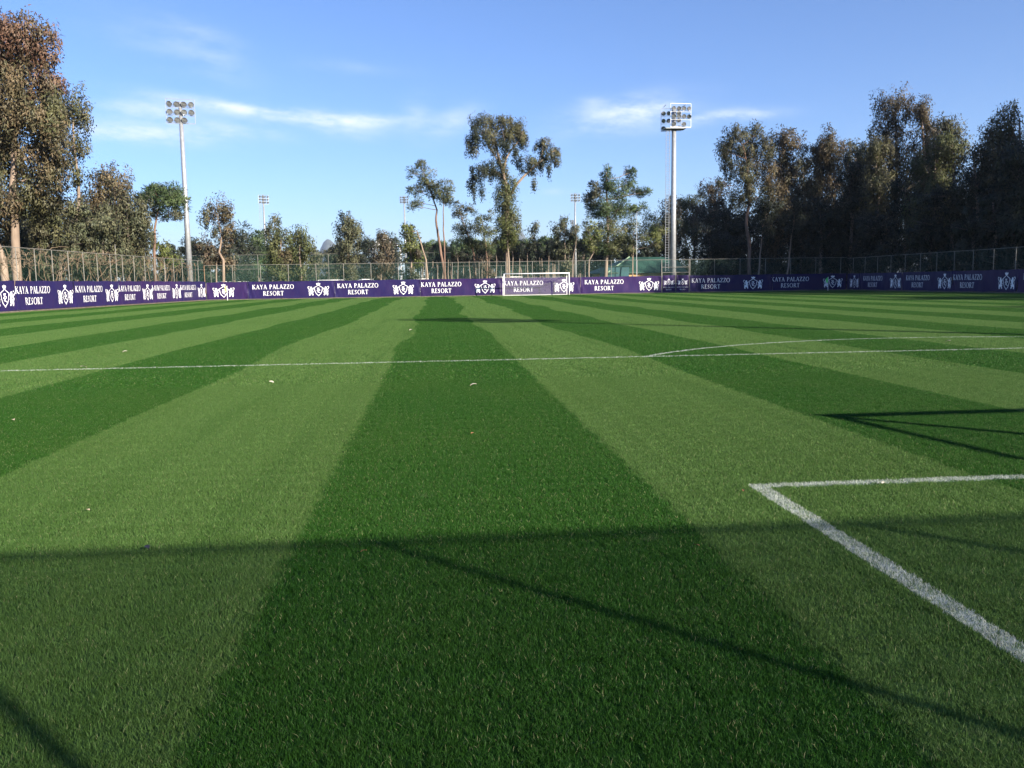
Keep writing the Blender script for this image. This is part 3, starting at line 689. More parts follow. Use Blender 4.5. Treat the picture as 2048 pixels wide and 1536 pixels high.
def crown_mesh(lobes, style, base, dens=1.0, leaf=1.0, tone=1.0):
    """lobes: (centre, radii, palette) in metres relative to base -> one mesh of leaves"""
    st = STY[style]; V, TI, NR = [], [], []
    for (c, r, pal) in lobes:
        area = math.pi*r[0]*r[2]; rc = st['rc']*(1 if min(r) > .9 else .7)*(leaf**.5)
        nc = max(5, int(area*3.3*dens/(leaf)))
        u = rng.normal(size=(nc, 3)); u /= np.linalg.norm(u, axis=1)[:, None]
        rad = np.where(rng.random(nc) < .72, rng.uniform(.62, 1.0, nc), rng.uniform(.1, .7, nc)) * (1+.20*rng.normal(size=nc)).clip(.6, 1.35)
        cc = np.array(c)+u*rad[:, None]*np.array(r)
        pcol = np.array(PAL[pal])*tone; ct = pcol[rng.integers(0, len(pcol), nc)]*rng.uniform(.72, 1.28, (nc, 1))
        for k in range(nc):
            n = int(st['nl']*rng.uniform(.5, 1.4)); rcl = rc*rng.uniform(.55, 1.35)
            hang = 1.7 if style == 'euc' and u[k, 2] < .25 and rng.random() < .5 else 1.
            p = cc[k]+rng.normal(size=(n, 3)).clip(-1.7, 1.7)*rcl*np.array([.5/hang**.5, .5/hang**.5, .5*st['el']*hang])
            ax = rng.normal(size=(n, 3)); ax[:, 2] -= st['droop']*1.6
            if style == 'pine': ax = (p-cc[k])+rng.normal(size=(n, 3))*.25*rcl; ax[:, 2] += .25*rcl
            ax /= np.linalg.norm(ax, axis=1)[:, None]+1e-9
            sd_ = np.cross(ax, rng.normal(size=(n, 3))); sd_ /= np.linalg.norm(sd_, axis=1)[:, None]+1e-9
            ll = st['l']*leaf*rng.uniform(.6, 1.25, (n, 1)); ww = st['w']*leaf*rng.uniform(.7, 1.3, (n, 1))
            V.append(np.stack([p, p+ax*ll*.45+sd_*ww*.5, p+ax*ll, p+ax*ll*.45-sd_*ww*.5], 1))
            nv = (p-np.array(c))/np.array(r)*.8+(p-cc[k])/rcl*.75+rng.normal(size=(n, 3))*.22; nv[:, 2] += .15; nv /= np.linalg.norm(nv, axis=1)[:, None]+1e-9; NR.append(np.repeat(nv, 4, 0))
            TI.append(np.repeat(ct[k][None, :]*rng.uniform(.9, 1.1, (n, 1)), 4, 0))
    V = np.concatenate(V); TI = np.concatenate(TI); NR = np.concatenate(NR); n = len(V)
    me = bpy.data.meshes.new('crown'); me.vertices.add(n*4); me.vertices.foreach_set('co', V.reshape(-1).astype(np.float32))
    me.loops.add(n*4); me.loops.foreach_set('vertex_index', np.arange(n*4, dtype=np.int32))
    me.polygons.add(n); me.polygons.foreach_set('loop_start', (np.arange(n)*4).astype(np.int32))
    at = me.attributes.new('tint', 'FLOAT_COLOR', 'POINT'); at.data.foreach_set('color', np.concatenate([TI, np.ones((n*4, 1))], 1).reshape(-1).astype(np.float32))
    me.attributes.new('lie', 'FLOAT_VECTOR', 'POINT').data.foreach_set('vector', NR.reshape(-1).astype(np.float32))
    me.update(calc_edges=True); me.materials.append(M['leaf']); global NQ; NQ += n
    return me
NQ = 0
def bent(p, q, k=4, amp=.06):
    p, q = Vector(p), Vector(q); ln = (q-p).length; out = [p]
    for i in range(1, k): out.append(p.lerp(q, i/k)+Vector((random.gauss(0, amp), random.gauss(0, amp), random.gauss(0, amp*.5)))*ln*.5)
    return out+[q]
def tree(name, label, Y, lobes, trunk, style='euc', pal='euc', bark='bark_grey', r0=.3, group=None, dens=1.0, leaf=1.0, limbs=True, X=None, thick=1.0):
    """lobes (px, py, rx, ry[, palette]) and trunk [(px, py)...] are read off at the tree's own distance"""
    P = (lambda a, b_: atX(a, b_, X)) if X is not None else (lambda a, b_: atY(a, b_, Y))
    ctr = P(lobes[0][0], lobes[0][1])
    t0 = P(*trunk[0]); base = Vector((t0.x, t0.y, 0))
    if X is not None: Yd = t0.y; P = lambda a, b_: atY(a, b_, Yd)
    root = empty(name, base, label, 'tree', group)
    tp = [P(*q) for q in trunk]; tp[0].z = -.05
    tp = [q-base for q in tp]
    for q in tp[1:]: q.y += random.uniform(-.3, .3)
    LB = []
    for lb in lobes:
        c = P(lb[0], lb[1]); s = m_per_px(c); rx, rz = lb[2]*s, lb[3]*s
        ry = min(rx, max(rz, rx*.7))*.85*thick; c = c-base; c.y += random.uniform(-.35, .35)*rx
        LB.append(((c.x, c.y, c.z), (rx, ry, rz), lb[4] if len(lb) > 4 else pal))
    r0 = r0*.78; tb = MB(); n = len(tp)
    fine = []
    for a, b_ in zip(tp[:-1], tp[1:]): fine += bent(a, b_, 3, .03)[:-1]
    fine.append(tp[-1]); k = len(fine)
    tb.tube(fine, [r0*(1.25 if i == 0 else 1)*(1-.72*i/max(1, k-1)) for i in range(k)], 9)
    if limbs:
        for (c, r, _) in LB:
            c = Vector(c); cand = [q for q in fine if q.z < c.z-.15*r[2]] or [fine[0]]
            st_ = min(cand, key=lambda q: (q-c).length*1.0+abs(q.z-(c.z-1.2*r[2]))*.5); rr = max(.03, r0*.24)
            tb.tube(bent(st_, c, 4, .05), [rr, rr*.8, rr*.65, rr*.5, rr*.35], 6)
            for _ in range(4):
                e = c+Vector((random.uniform(-.75, .75)*r[0], random.uniform(-.75, .75)*r[1], random.uniform(-.1, .8)*r[2]))
                tb.tube(bent(st_.lerp(c, random.uniform(.45, .95)), e, 3, .06), [rr*.5, rr*.38, rr*.28, rr*.15], 5)
    tb.obj('trunk', M[bark], root, smooth=True)
    link('crown', crown_mesh(LB, style, base, dens, leaf, .72 if group == GR else 1.), root)  # right woodland leaves tinted darker to deepen its shade
    return root
GL, GF, GR = 'trees behind the left fence', 'trees standing behind the far fence', 'woodland trees on the right'
def blob(cx_, top, bot, hw, n=4, jit=.25, pals=None):
    """a ragged column of lobes between two image heights"""
    out = []
    for i in range(n):
        t = (i+.5)/n; y = top+(bot-top)*t; wdt = hw*(.66+.34*math.sin(math.pi*(.18+.72*t)))*random.uniform(.85, 1.1); h = (bot-top)/n*.72
        out.append((cx_+random.uniform(-jit, jit)*hw, y, wdt, h, (pals[min(i, len(pals)-1)] if pals else None)))
    return [o if o[4] else o[:4] for o in out]
# --- left side
tree('eucalyptus_tree', 'huge eucalyptus with reddish brown top at the left edge', 74, [(35, 75, 52, 48, 'red'), (75, 95, 34, 50, 'red'), (-20, 100, 50, 60, 'red'), (15, 165, 62, 60, 'rust'), (85, 175, 38, 60, 'red'), (50, 235, 70, 50, 'rust'), (105, 235, 38, 48, 'euc'), (-20, 240, 60, 70, 'rust'), (110, 290, 30, 40, 'rust'), (30, 310, 80, 45, 'rust'), (95, 350, 40, 40, 'rust'), (-30, 360, 50, 60, 'euc'), (60, 395, 50, 40, 'euc'), (10, 420, 30, 40, 'rust')],
     [(38, 568), (30, 480), (24, 400), (30, 300), (40, 180), (45, 90)], bark='bark_pale', r0=.5, group=GL, dens=1.75)
tree('eucalyptus_tree', 'leaning bare pale trunk at the left edge behind the fence', 71, [(-40, 440, 30, 40, 'euc'), (-28, 395, 30, 40, 'euc')], [(14, 568), (4, 520), (-14, 470), (-36, 420)], bark='bark_pale', r0=.45, group=GL)
tree('eucalyptus_tree', 'slim tall olive tree with a bare stem behind the huge red topped tree', 84, [(140, 205, 28, 32), (160, 240, 26, 30), (138, 285, 26, 32), (162, 300, 20, 26), (150, 345, 18, 26), (128, 240, 22, 36)], [(152, 568), (154, 440), (157, 380), (150, 300), (148, 220)], r0=.26, bark='bark_grey', group=GL)
for (a, tp, bt, hw, Y, pal, lb) in ((95, 395, 540, 52, 76, 'euc', 'olive green bushy tree below the huge red topped tree'), (150, 405, 545, 48, 79, 'grey', 'dense grey green tree left of the brown topped one'), (195, 350, 540, 38, 88, 'rust', 'brown topped tree rising behind the dense green ones'), (228, 345, 540, 30, 92, 'rust', 'rusty orange leaved tree left of the umbrella pine'), (255, 395, 545, 46, 86, 'grey', 'grey green rounded tree left of the umbrella pine'), (205, 420, 550, 44, 82, 'grey', 'thick grey green tree with a dark hollow at the middle of the left fence'), (20, 455, 555, 40, 78, 'dark', 'dark green bush tree behind the pale trunk at the left edge'), (284, 440, 550, 30, 94, 'euc', 'olive shrub like tree beside the umbrella pine trunk'), (60, 470, 556, 40, 80, 'euc', 'low olive tree just right of the pale trunk'), (120, 480, 556, 44, 76, 'grey', 'low grey green tree below the olive bushy one'), (75, 410, 550, 62, 100, 'grey', 'broad grey olive tree deep behind the pale trunk'), (165, 420, 550, 62, 101, 'euc', 'broad olive tree deep in the middle of the left trees'), (250, 425, 552, 56, 103, 'grey', 'broad grey tree deep behind the rounded one by the umbrella pine')):
    tree('broadleaf_tree', lb, Y, blob(a, tp, bt, hw, 5, .3, [pal]), [(a, 566), (a+2, (tp+bt)/2), (a, tp+20)], 'euc', pal, group=GL, r0=.24, dens=1.5)
tree('pine_tree', 'umbrella pine with a flat dark crown and bare reddish trunk by the left mast', 96, [(312, 380, 24, 18), (340, 385, 24, 20), (295, 392, 22, 16), (355, 405, 22, 18), (330, 405, 34, 22), (345, 428, 18, 14, 'grey'), (282, 400, 12, 14), (308, 420, 16, 14, 'grey')], [(311, 567), (310, 500), (312, 440), (318, 405)], 'pine', 'pine', 'bark_pine', .24, GL, 2.0)
tree('broadleaf_tree', 'low yellow green bush tree right of the umbrella pine trunk', 99, [(326, 500, 18, 22), (340, 520, 20, 18), (322, 525, 16, 20)], [(330, 567), (330, 520)], 'bush', 'lime', r0=.12, group=GL)
# --- far side
tree('eucalyptus_tree', 'loose brownish olive eucalyptus right of the left mast', 110, [(432, 408, 24, 18, 'rust'), (455, 425, 16, 18, 'rust'), (412, 420, 16, 14, 'euc'), (440, 440, 26, 20, 'rust'), (412, 440, 16, 16, 'euc'), (446, 465, 18, 18, 'rust'), (430, 470, 10, 16, 'euc')], [(446, 565), (446, 520), (438, 505), (442, 470), (436, 430)], bark='bark_pale', r0=.24, group=GF, dens=.8)
tree('broadleaf_tree', 'brown leaved bush tree below the loose eucalyptus', 111, [(405, 490, 18, 18, 'brown'), (425, 500, 26, 22, 'brown'), (450, 490, 16, 16, 'brown'), (440, 525, 28, 22, 'rust'), (415, 520, 18, 20, 'brown'), (460, 530, 14, 18, 'brown')], [(432, 565), (434, 520), (425, 490)], 'bush', 'brown', r0=.15, group=GF)
tree('eucalyptus_tree', 'thin see through tree right of the ladder mast', 112, [(548, 437, 10, 12, 'grey'), (540, 455, 10, 14, 'grey'), (556, 458, 9, 14, 'grey'), (536, 475, 8, 14, 'grey'), (552, 478, 9, 14, 'grey')], [(550, 565), (549, 500), (548, 440)], r0=.12, group=GF, dens=.55)
tree('broadleaf_tree', 'drooping olive tree, left of the twin bushy trees', 108, [(560, 480, 24, 20), (550, 505, 22, 22), (568, 520, 22, 26, 'rust'), (558, 545, 18, 22), (545, 530, 14, 22)], [(563, 566), (563, 540), (562, 480)], 'euc', 'olive', 'bark_pale', .2, GF, 1.2)
tree('broadleaf_tree', 'dense green tree, right of the twin bushy trees', 109, [(600, 468, 18, 18), (592, 490, 24, 22), (610, 492, 16, 22), (600, 520, 22, 24), (598, 548, 18, 18)], [(600, 566), (600, 520), (600, 470)], 'euc', 'olive', r0=.2, group=GF, dens=1.3)
tree('broadleaf_tree', 'grey green columnar tree in front of the far gap with the hill', 107, [(696, 440, 17, 18), (690, 465, 22, 22), (708, 470, 20, 22), (696, 500, 22, 26), (700, 530, 20, 26), (697, 552, 18, 18)], [(697, 566), (697, 500), (696, 445)], 'euc', 'grey', r0=.2, group=GF, dens=1.3)
tree('broadleaf_tree', 'brown dry bush tree right of the columnar tree', 109, [(762, 478, 14, 18), (756, 500, 20, 20), (774, 505, 18, 22), (760, 530, 24, 22), (756, 550, 26, 14), (775, 540, 14, 18)], [(762, 566), (762, 520), (762, 485)], 'euc', 'brown', r0=.18, group=GF, dens=1.1)
tree('broadleaf_tree', 'yellow green leafy tree beside a bare leaning trunk', 108, [(812, 460, 12, 16), (822, 470, 18, 18), (818, 495, 22, 20), (826, 520, 20, 18), (822, 545, 16, 16, 'grey')], [(824, 566), (823, 540), (818, 465)], 'bush', 'lime', 'bark_pale', .2, GF, 1.2)
tree('dead_tree', 'bare leaning dead trunk beside the yellow green tree', 107, [(836, 505, 3, 3, 'brown')], [(855, 566), (852, 520), (843, 490), (834, 462), (822, 464)], r0=.15, bark='bark_pale', group=GF, dens=.3)
tree('pine_tree', 'tall leaning pine with a crooked pale trunk, left of the pair', 110, [(845, 345, 18, 22), (852, 372, 24, 18), (830, 380, 16, 14), (868, 385, 20, 16), (838, 405, 16, 12), (826, 412, 10, 10), (822, 348, 8, 10), (840, 330, 7, 9)], [(890, 566), (886, 530), (876, 470), (872, 440), (874, 420), (866, 395), (850, 350)], 'pine', 'olive', 'bark_pine', .25, GF, .9)
tree('pine_tree', 'slender straight pine, right of the leaning pair', 109, [(888, 375, 18, 14), (878, 388, 16, 14), (898, 390, 14, 14), (888, 400, 18, 10)], [(891, 566), (889, 500), (887, 440), (887, 390)], 'pine', 'olive', 'bark_pine', .17, GF, 1.0)
tree('pine_tree', 'light green pine left of the giant branching eucalyptus', 113, [(918, 415, 14, 12, 'grey'), (938, 418, 10, 12, 'grey'), (922, 435, 16, 14, 'grey'), (918, 455, 14, 14), (935, 460, 20, 18), (945, 485, 18, 16), (928, 480, 16, 16)], [(950, 566), (948, 510), (936, 470), (922, 430)], 'pine', 'olive', 'bark_pine', .2, GF, .9)
tree('pine_tree', 'bushy pine with bare lower stems in front of the giant eucalyptus', 111, [(960, 440, 14, 14), (978, 435, 10, 12), (958, 465, 20, 16), (980, 465, 16, 18), (970, 490, 18, 14), (965, 530, 14, 22, 'brown'), (978, 545, 14, 16, 'brown')], [(972, 566), (975, 520), (970, 480), (965, 445)], 'pine', 'olive', 'bark_pine', .18, GF, .9)
tree('eucalyptus_tree', 'giant eucalyptus with a high rounded crown and one long right branch', 114,  # dark lobes paint the shade under the crown and at its lower left
     [(965, 248, 24, 18), (1000, 245, 26, 14), (1035, 258, 22, 18), (950, 270, 16, 22, 'dark'), (975, 275, 22, 18), (1015, 272, 26, 18), (1045, 280, 14, 20), (940, 290, 8, 18), (948, 302, 8, 14), (1030, 305, 8, 18, 'dark'), (1040, 325, 6, 14, 'dark'), (1000, 290, 16, 12, 'dark'), (985, 300, 10, 10), (1012, 300, 10, 14, 'dark'),
      (975, 338, 20, 14, 'dark'), (958, 348, 18, 16, 'dark'), (945, 365, 10, 16, 'dark'), (948, 388, 5, 12, 'dark'), (963, 385, 6, 12, 'dark'), (990, 350, 12, 14, 'dark'),
      (1085, 292, 16, 14), (1108, 308, 14, 14), (1090, 312, 14, 12, 'dark'), (1062, 325, 16, 12), (1050, 340, 10, 10, 'dark'), (1080, 330, 12, 10, 'dark'), (1098, 338, 5, 9, 'dark'), (1068, 345, 5, 8, 'dark'), (1112, 322, 6, 8), (1068, 368, 2.5, 5),
      (1003, 330, 10, 18), (1008, 350, 10, 14), (1015, 375, 20, 20, 'olive'), (1012, 400, 24, 22, 'olive'), (1016, 425, 24, 22, 'olive'), (1018, 450, 22, 22), (1016, 478, 22, 20, 'olive')],
     [(1016, 566), (1014, 500), (1014, 430), (1012, 370), (1004, 340), (998, 315), (990, 280)], 'euc', 'euc', 'bark_pale', .42, GF, 1.7, .85, limbs=False)
g_ = bpy.data.objects['eucalyptus_tree'] if False else [o for o in bpy.data.objects if o.get('label', '').startswith('giant')][0]
tb = MB(); bs = g_.location
def limb(pts_, r0, r1):
    q = [atY(a, b_, 114)-bs for a, b_ in pts_]; n = len(q); tb.tube(q, [r0+(r1-r0)*i/(n-1) for i in range(n)], 7)
limb([(1016, 400), (1030, 372), (1050, 350), (1075, 328), (1095, 312), (1110, 300)], .21, .05); limb([(1006, 345), (1012, 318), (1022, 300), (1038, 282), (1046, 262)], .16, .04); limb([(1004, 340), (996, 322), (988, 308), (975, 290), (962, 262)], .16, .04); limb([(1004, 340), (995, 312), (992, 285)], .10, .03); limb([(1010, 318), (1025, 296), (1032, 268)], .08, .03); limb([(1008, 360), (990, 342), (968, 336), (950, 352)], .12, .03); limb([(1075, 328), (1085, 305), (1085, 290)], .08, .03); limb([(1014, 306), (1008, 275), (1002, 250)], .08, .03)
tb.obj('limb', M['bark_pale'], g_, smooth=True)
tree('broadleaf_tree', 'yellow green bush tree at the foot of the giant eucalyptus', 112, [(1000, 450, 16, 18), (1020, 460, 20, 20), (1008, 482, 22, 18), (1030, 478, 12, 16)], [(1018, 566), (1018, 520), (1014, 460)], 'pine', 'lime', r0=.25, group=GF)
tree('broadleaf_tree', 'thin pale feathery tree above the far goal', 112, [(1070, 450, 8, 12), (1068, 475, 12, 18), (1074, 500, 12, 18), (1070, 525, 14, 20, 'dark'), (1080, 540, 12, 16, 'dark')], [(1072, 566), (1071, 500), (1070, 445)], 'euc', 'grey', r0=.14, group=GF, dens=.9)
tree('broadleaf_tree', 'grey green feathery tree above the right goal post', 110, [(1130, 445, 14, 14), (1120, 465, 20, 18), (1138, 470, 16, 18), (1112, 490, 12, 18), (1128, 500, 16, 20), (1130, 530, 16, 22), (1128, 552, 14, 14)], [(1132, 566), (1130, 500), (1128, 450)], 'euc', 'grey', r0=.18, group=GF, dens=1.1)
tree('pine_tree', 'bare leaning trunk right of the feathery grey green tree', 108, [(1152, 478, 8, 14, 'dark'), (1150, 460, 5, 8, 'grey')], [(1142, 566), (1146, 520), (1152, 480)], 'pine', 'pine', 'bark_grey', .14, GF)
tree('pine_tree', 'large spreading pine right of the distant mast', 114, [(1212, 345, 10, 16), (1215, 372, 20, 20), (1190, 385, 16, 22, 'grey'), (1240, 390, 20, 18), (1262, 345, 10, 14), (1260, 370, 16, 14), (1280, 385, 14, 10), (1200, 420, 28, 22), (1235, 425, 28, 22), (1268, 418, 18, 14), (1292, 385, 8, 8), (1288, 415, 10, 7), (1180, 410, 14, 24, 'grey'), (1215, 460, 30, 22, 'olive'), (1240, 480, 26, 16, 'olive'), (1200, 500, 18, 12), (1262, 455, 18, 14, 'olive'), (1225, 500, 26, 14, 'olive')], [(1208, 566), (1213, 520), (1216, 470), (1214, 400), (1212, 345)], 'pine', 'pine', 'bark_grey', .34, GF, 1.7)
tree('pine_tree', 'small yellow green pine with a crooked stem in front of the large pine', 110, [(1178, 455, 16, 16), (1188, 470, 16, 16), (1176, 485, 18, 14), (1182, 498, 14, 8)], [(1178, 566), (1178, 520), (1188, 505), (1180, 480)], 'pine', 'lime', 'bark_grey', .15, GF, 1.2)
tree('pine_tree', 'slender pine with a pale trunk over the green roof', 113, [(1275, 480, 22, 10, 'olive'), (1300, 475, 20, 14, 'lime'), (1260, 500, 18, 10, 'olive'), (1320, 462, 18, 16, 'lime'), (1315, 490, 16, 12, 'olive')], [(1266, 566), (1266, 520), (1268, 460)], 'pine', 'olive', 'bark_pale', .14, GF)
tree('pine_tree', 'low olive pine left of the right mast', 126, blob(1305, 432, 505, 24, 4, .3, ['lime', 'olive']), [(1318, 566), (1318, 450)], 'pine', 'olive', r0=.2, group=GF)
# --- right side: what shows; low dark trees carry the woodland's shade as leaf colour
RT_ = [(1450, 425, 562, 52, 136, 'dark', 'broad dark tree filling the gap behind the branching eucalyptus'), (1505, 425, 562, 52, 134, 'dark', 'broad dark tree behind the pinkish forked trunk'), (1420, 455, 562, 34, 132, 'dark', 'low shade coloured tree right of the mast behind the shaded banner'), (1465, 470, 562, 34, 126, 'dark', 'low shade coloured tree left of the pinkish forked trunk'), (1545, 440, 562, 40, 124, 'dark', 'low shade coloured tree right of the pinkish forked trunk'), (1600, 430, 562, 44, 122, 'dark', 'low shade coloured tree behind the last far banner'), (1690, 420, 562, 44, 117, 'dark', 'shade coloured tree beyond the far right corner'), (1350, 400, 540, 30, 150, 'brown', 'brown tinged woodland tree just left of the right mast'), (1330, 440, 512, 22, 127, 'dark', 'small dark evergreen above the green roof left of the right mast'), (1385, 395, 545, 32, 142, 'olive', 'olive woodland tree just right of the right mast'), (1430, 372, 545, 40, 138, 'brown', 'rounded brown green tree left of the tall branching eucalyptus'),
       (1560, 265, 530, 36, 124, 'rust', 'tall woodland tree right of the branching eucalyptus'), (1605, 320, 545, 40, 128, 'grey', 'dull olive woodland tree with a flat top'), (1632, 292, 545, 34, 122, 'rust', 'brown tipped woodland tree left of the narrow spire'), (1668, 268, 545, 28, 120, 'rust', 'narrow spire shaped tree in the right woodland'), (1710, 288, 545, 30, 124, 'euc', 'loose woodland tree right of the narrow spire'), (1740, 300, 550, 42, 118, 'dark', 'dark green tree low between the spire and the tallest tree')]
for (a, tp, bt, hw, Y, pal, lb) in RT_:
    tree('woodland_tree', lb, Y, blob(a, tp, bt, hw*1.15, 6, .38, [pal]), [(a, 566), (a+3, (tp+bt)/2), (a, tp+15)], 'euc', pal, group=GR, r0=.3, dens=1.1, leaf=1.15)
tree('eucalyptus_tree', 'tall branching eucalyptus with a pinkish forked trunk at the woodland edge', 113, [(1470, 275, 26, 24), (1510, 270, 22, 22), (1450, 300, 20, 24), (1490, 305, 34, 24), (1530, 300, 22, 26), (1455, 340, 14, 26, 'dark'), (1485, 345, 30, 24), (1525, 345, 30, 26, 'rust'), (1500, 385, 34, 22), (1540, 385, 26, 22, 'rust'), (1440, 368, 6, 10), (1480, 400, 22, 16), (1530, 415, 24, 14, 'olive')], [(1500, 566), (1498, 500), (1492, 445), (1500, 400), (1495, 330), (1485, 290)], 'euc', 'euc', 'bark_pine', .34, GR, 1.2)
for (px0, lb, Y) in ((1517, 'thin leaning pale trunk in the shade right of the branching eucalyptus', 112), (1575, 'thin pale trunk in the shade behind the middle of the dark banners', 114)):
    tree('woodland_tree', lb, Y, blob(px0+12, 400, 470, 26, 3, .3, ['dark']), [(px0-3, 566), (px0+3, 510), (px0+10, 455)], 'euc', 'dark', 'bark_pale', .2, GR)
RX = [(1760, 430, 560, 40, 41.5, 'dark', 'low shade coloured tree behind the second banner of the right fence'), (1860, 440, 560, 44, 41, 'dark', 'low shade coloured tree behind the third banner of the right fence'), (1945, 450, 562, 44, 41, 'dark', 'low shade coloured tree behind the fourth banner of the right fence'), (2025, 440, 562, 46, 41.5, 'dark', 'low shade coloured tree at the near end of the visible right fence'), (1790, 195, 545, 44, 47, 'rust', 'tallest brown tipped tree of the right woodland'), (1755, 280, 550, 34, 44, 'euc', 'olive tree left of the tallest brown tipped one'), (1842, 200, 545, 36, 49, 'rust', 'tall tree with a reddish tip just right of the tallest'), (1905, 234, 545, 34, 47, 'euc', 'olive pointed woodland tree right of the two tallest'), (1868, 275, 550, 40, 44, 'olive', 'lower olive green tree between the pointed ones'), (1950, 290, 550, 42, 43, 'dark', 'dark broad woodland tree left of the picture edge'), (1990, 258, 550, 40, 47, 'rust', 'brown leaved tree near the right picture edge'), (2035, 222, 550, 40, 48, 'euc', 'tall tree at the right picture edge'), (2060, 300, 556, 46, 43, 'dark', 'dark tree cut off by the right picture edge'),  # low dark ones deepen the shade behind the right fence by colour
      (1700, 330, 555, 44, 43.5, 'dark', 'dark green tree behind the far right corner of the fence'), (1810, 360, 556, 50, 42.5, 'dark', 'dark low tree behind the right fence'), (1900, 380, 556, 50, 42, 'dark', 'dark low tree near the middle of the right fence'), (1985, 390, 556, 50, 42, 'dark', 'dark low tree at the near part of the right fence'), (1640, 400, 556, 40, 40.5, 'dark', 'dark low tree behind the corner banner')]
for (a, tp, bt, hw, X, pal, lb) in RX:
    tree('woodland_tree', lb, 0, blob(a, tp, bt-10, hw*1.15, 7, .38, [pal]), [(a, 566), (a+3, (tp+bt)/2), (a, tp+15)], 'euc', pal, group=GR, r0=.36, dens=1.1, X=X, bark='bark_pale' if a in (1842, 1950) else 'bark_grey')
# unseen depth of the right woodland (it throws the long shade on the turf and the banners)
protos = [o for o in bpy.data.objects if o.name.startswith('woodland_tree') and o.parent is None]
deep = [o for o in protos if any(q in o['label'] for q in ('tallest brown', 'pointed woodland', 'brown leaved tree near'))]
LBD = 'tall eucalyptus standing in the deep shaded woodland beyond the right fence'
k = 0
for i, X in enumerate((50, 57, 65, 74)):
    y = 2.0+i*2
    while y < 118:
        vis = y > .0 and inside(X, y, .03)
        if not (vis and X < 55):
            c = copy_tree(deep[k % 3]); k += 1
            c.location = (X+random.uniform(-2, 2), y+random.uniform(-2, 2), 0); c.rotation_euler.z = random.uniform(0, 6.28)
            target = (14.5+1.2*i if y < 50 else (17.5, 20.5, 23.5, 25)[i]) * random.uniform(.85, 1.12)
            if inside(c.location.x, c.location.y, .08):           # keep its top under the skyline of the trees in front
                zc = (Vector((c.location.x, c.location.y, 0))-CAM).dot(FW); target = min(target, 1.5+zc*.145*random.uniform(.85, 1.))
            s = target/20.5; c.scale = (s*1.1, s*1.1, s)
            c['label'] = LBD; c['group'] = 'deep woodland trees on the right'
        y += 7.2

# --- distance: pine plantation and woods beyond the neighbouring pitch
GP = 'pines of the far plantation'
pl = []
for k in range(3):
    t = tree('pine_tree', 'dark plantation pine with a bare trunk far beyond the neighbouring pitch', 200, [(900+random.uniform(-4, 4), 498, 13, 8), (892, 506, 11, 8, 'dark'), (908, 505, 11, 8, 'dark'), (900, 513, 13, 7, 'dark')], [(900, 566), (901, 530), (900, 505)], 'pine', 'pine', 'bark_grey', .2, GP, .8, 1.8)  # lower lobes take the dark palette to imitate shade below the tops
    pl.append(t)
k = 0; px = 846
while px < 1165:
    q = atY(px, 566, 200); c = pl[k] if k < 3 else copy_tree(pl[k % 3]); k += 1
    c.location = (q.x, 200+random.uniform(-4, 4), 0); s = random.uniform(.88, 1.15); c.scale = (s, s, s)
    if k > 3: c.rotation_euler.z = random.uniform(0, 6.28)
    px += 9*random.uniform(.8, 1.6)
fl, ftb = [], MB()
for (Y, p0, p1) in ((211, 838, 1175), (222, 834, 1180), (234, 828, 1190), (246, 820, 1200)):
    px = p0
    while px < p1:
        q = atY(px, 566, Y); h = random.uniform(9.5, 12.5)*Y/215; yq = Y+random.uniform(-3, 3)
        fl += [((q.x, yq, h-1.6), (1.5, 1.5, 1.3), 'pine'), ((q.x+.5, yq, h-3.2), (1.9, 1.7, 1.3), 'dark'), ((q.x-.4, yq, h-4.8), (1.5, 1.5, 1.0), 'dark')]  # canopy shade put into the dark lower lobes
        ftb.tube([(q.x, yq, -.05), (q.x+random.uniform(-.3, .3), yq, h-2)], [.2, .08], 5); px += 10*random.uniform(.8, 1.6)
tag(link('plantation_crowns', crown_mesh(fl, 'pine', None, .55, 2.0)), 'crowns of the deeper rows of the far pine plantation', 'woods', kind='stuff')
tag(ftb.obj('plantation_trunks', M['bark_grey']), 'bare trunks of the deeper rows of the far pine plantation', 'woods', kind='stuff')
WD = []
for (a, tp, hw, Y, pal, sty, lb) in ((345, 492, 26, 210, 'dark', 'bush', 'distant round tree left of the tall left mast'), (380, 485, 30, 215, 'dark', 'bush', 'distant round tree just behind the tall left mast'), (410, 500, 26, 200, 'dark', 'bush', 'distant low tree behind the brown leaved bush'), (482, 462, 28, 165, 'dark', 'pine', 'dark distant pine left of the ladder mast'), (515, 466, 26, 170, 'pine', 'pine', 'dark distant pine behind the ladder mast'), (468, 490, 26, 160, 'dark', 'pine', 'low dark pine behind the loose eucalyptus'), (545, 500, 26, 180, 'dark', 'bush', 'dark distant tree behind the thin see through tree'), (632, 500, 18, 230, 'grey', 'bush', 'distant tree left of the hill gap'), (655, 502, 22, 240, 'grey', 'bush', 'low distant tree below the hill'), (675, 484, 18, 190, 'grey', 'bush', 'distant tree just left of the columnar tree'), (728, 480, 24, 210, 'dark', 'pine', 'distant pine between the columnar tree and the brown bush'), (788, 478, 22, 220, 'dark', 'pine', 'distant pine behind the brown bush'), (585, 500, 24, 185, 'dark', 'bush', 'distant tree behind the twin bushy trees'), (1200, 480, 30, 190, 'dark', 'bush', 'distant dark tree behind the large pine'), (1250, 478, 34, 185, 'dark', 'bush', 'distant dark tree behind the green roof'), (1300, 490, 30, 180, 'dark', 'bush', 'distant dark tree left of the right mast')):
    tree('broadleaf_tree' if sty == 'bush' else 'pine_tree', lb, Y, blob(a, tp, 556, hw, 3, .3, [pal]), [(a, 566), (a, 520)], sty, pal, r0=.25, group='distant trees beyond the neighbouring pitch', leaf=1.9, dens=1.2)
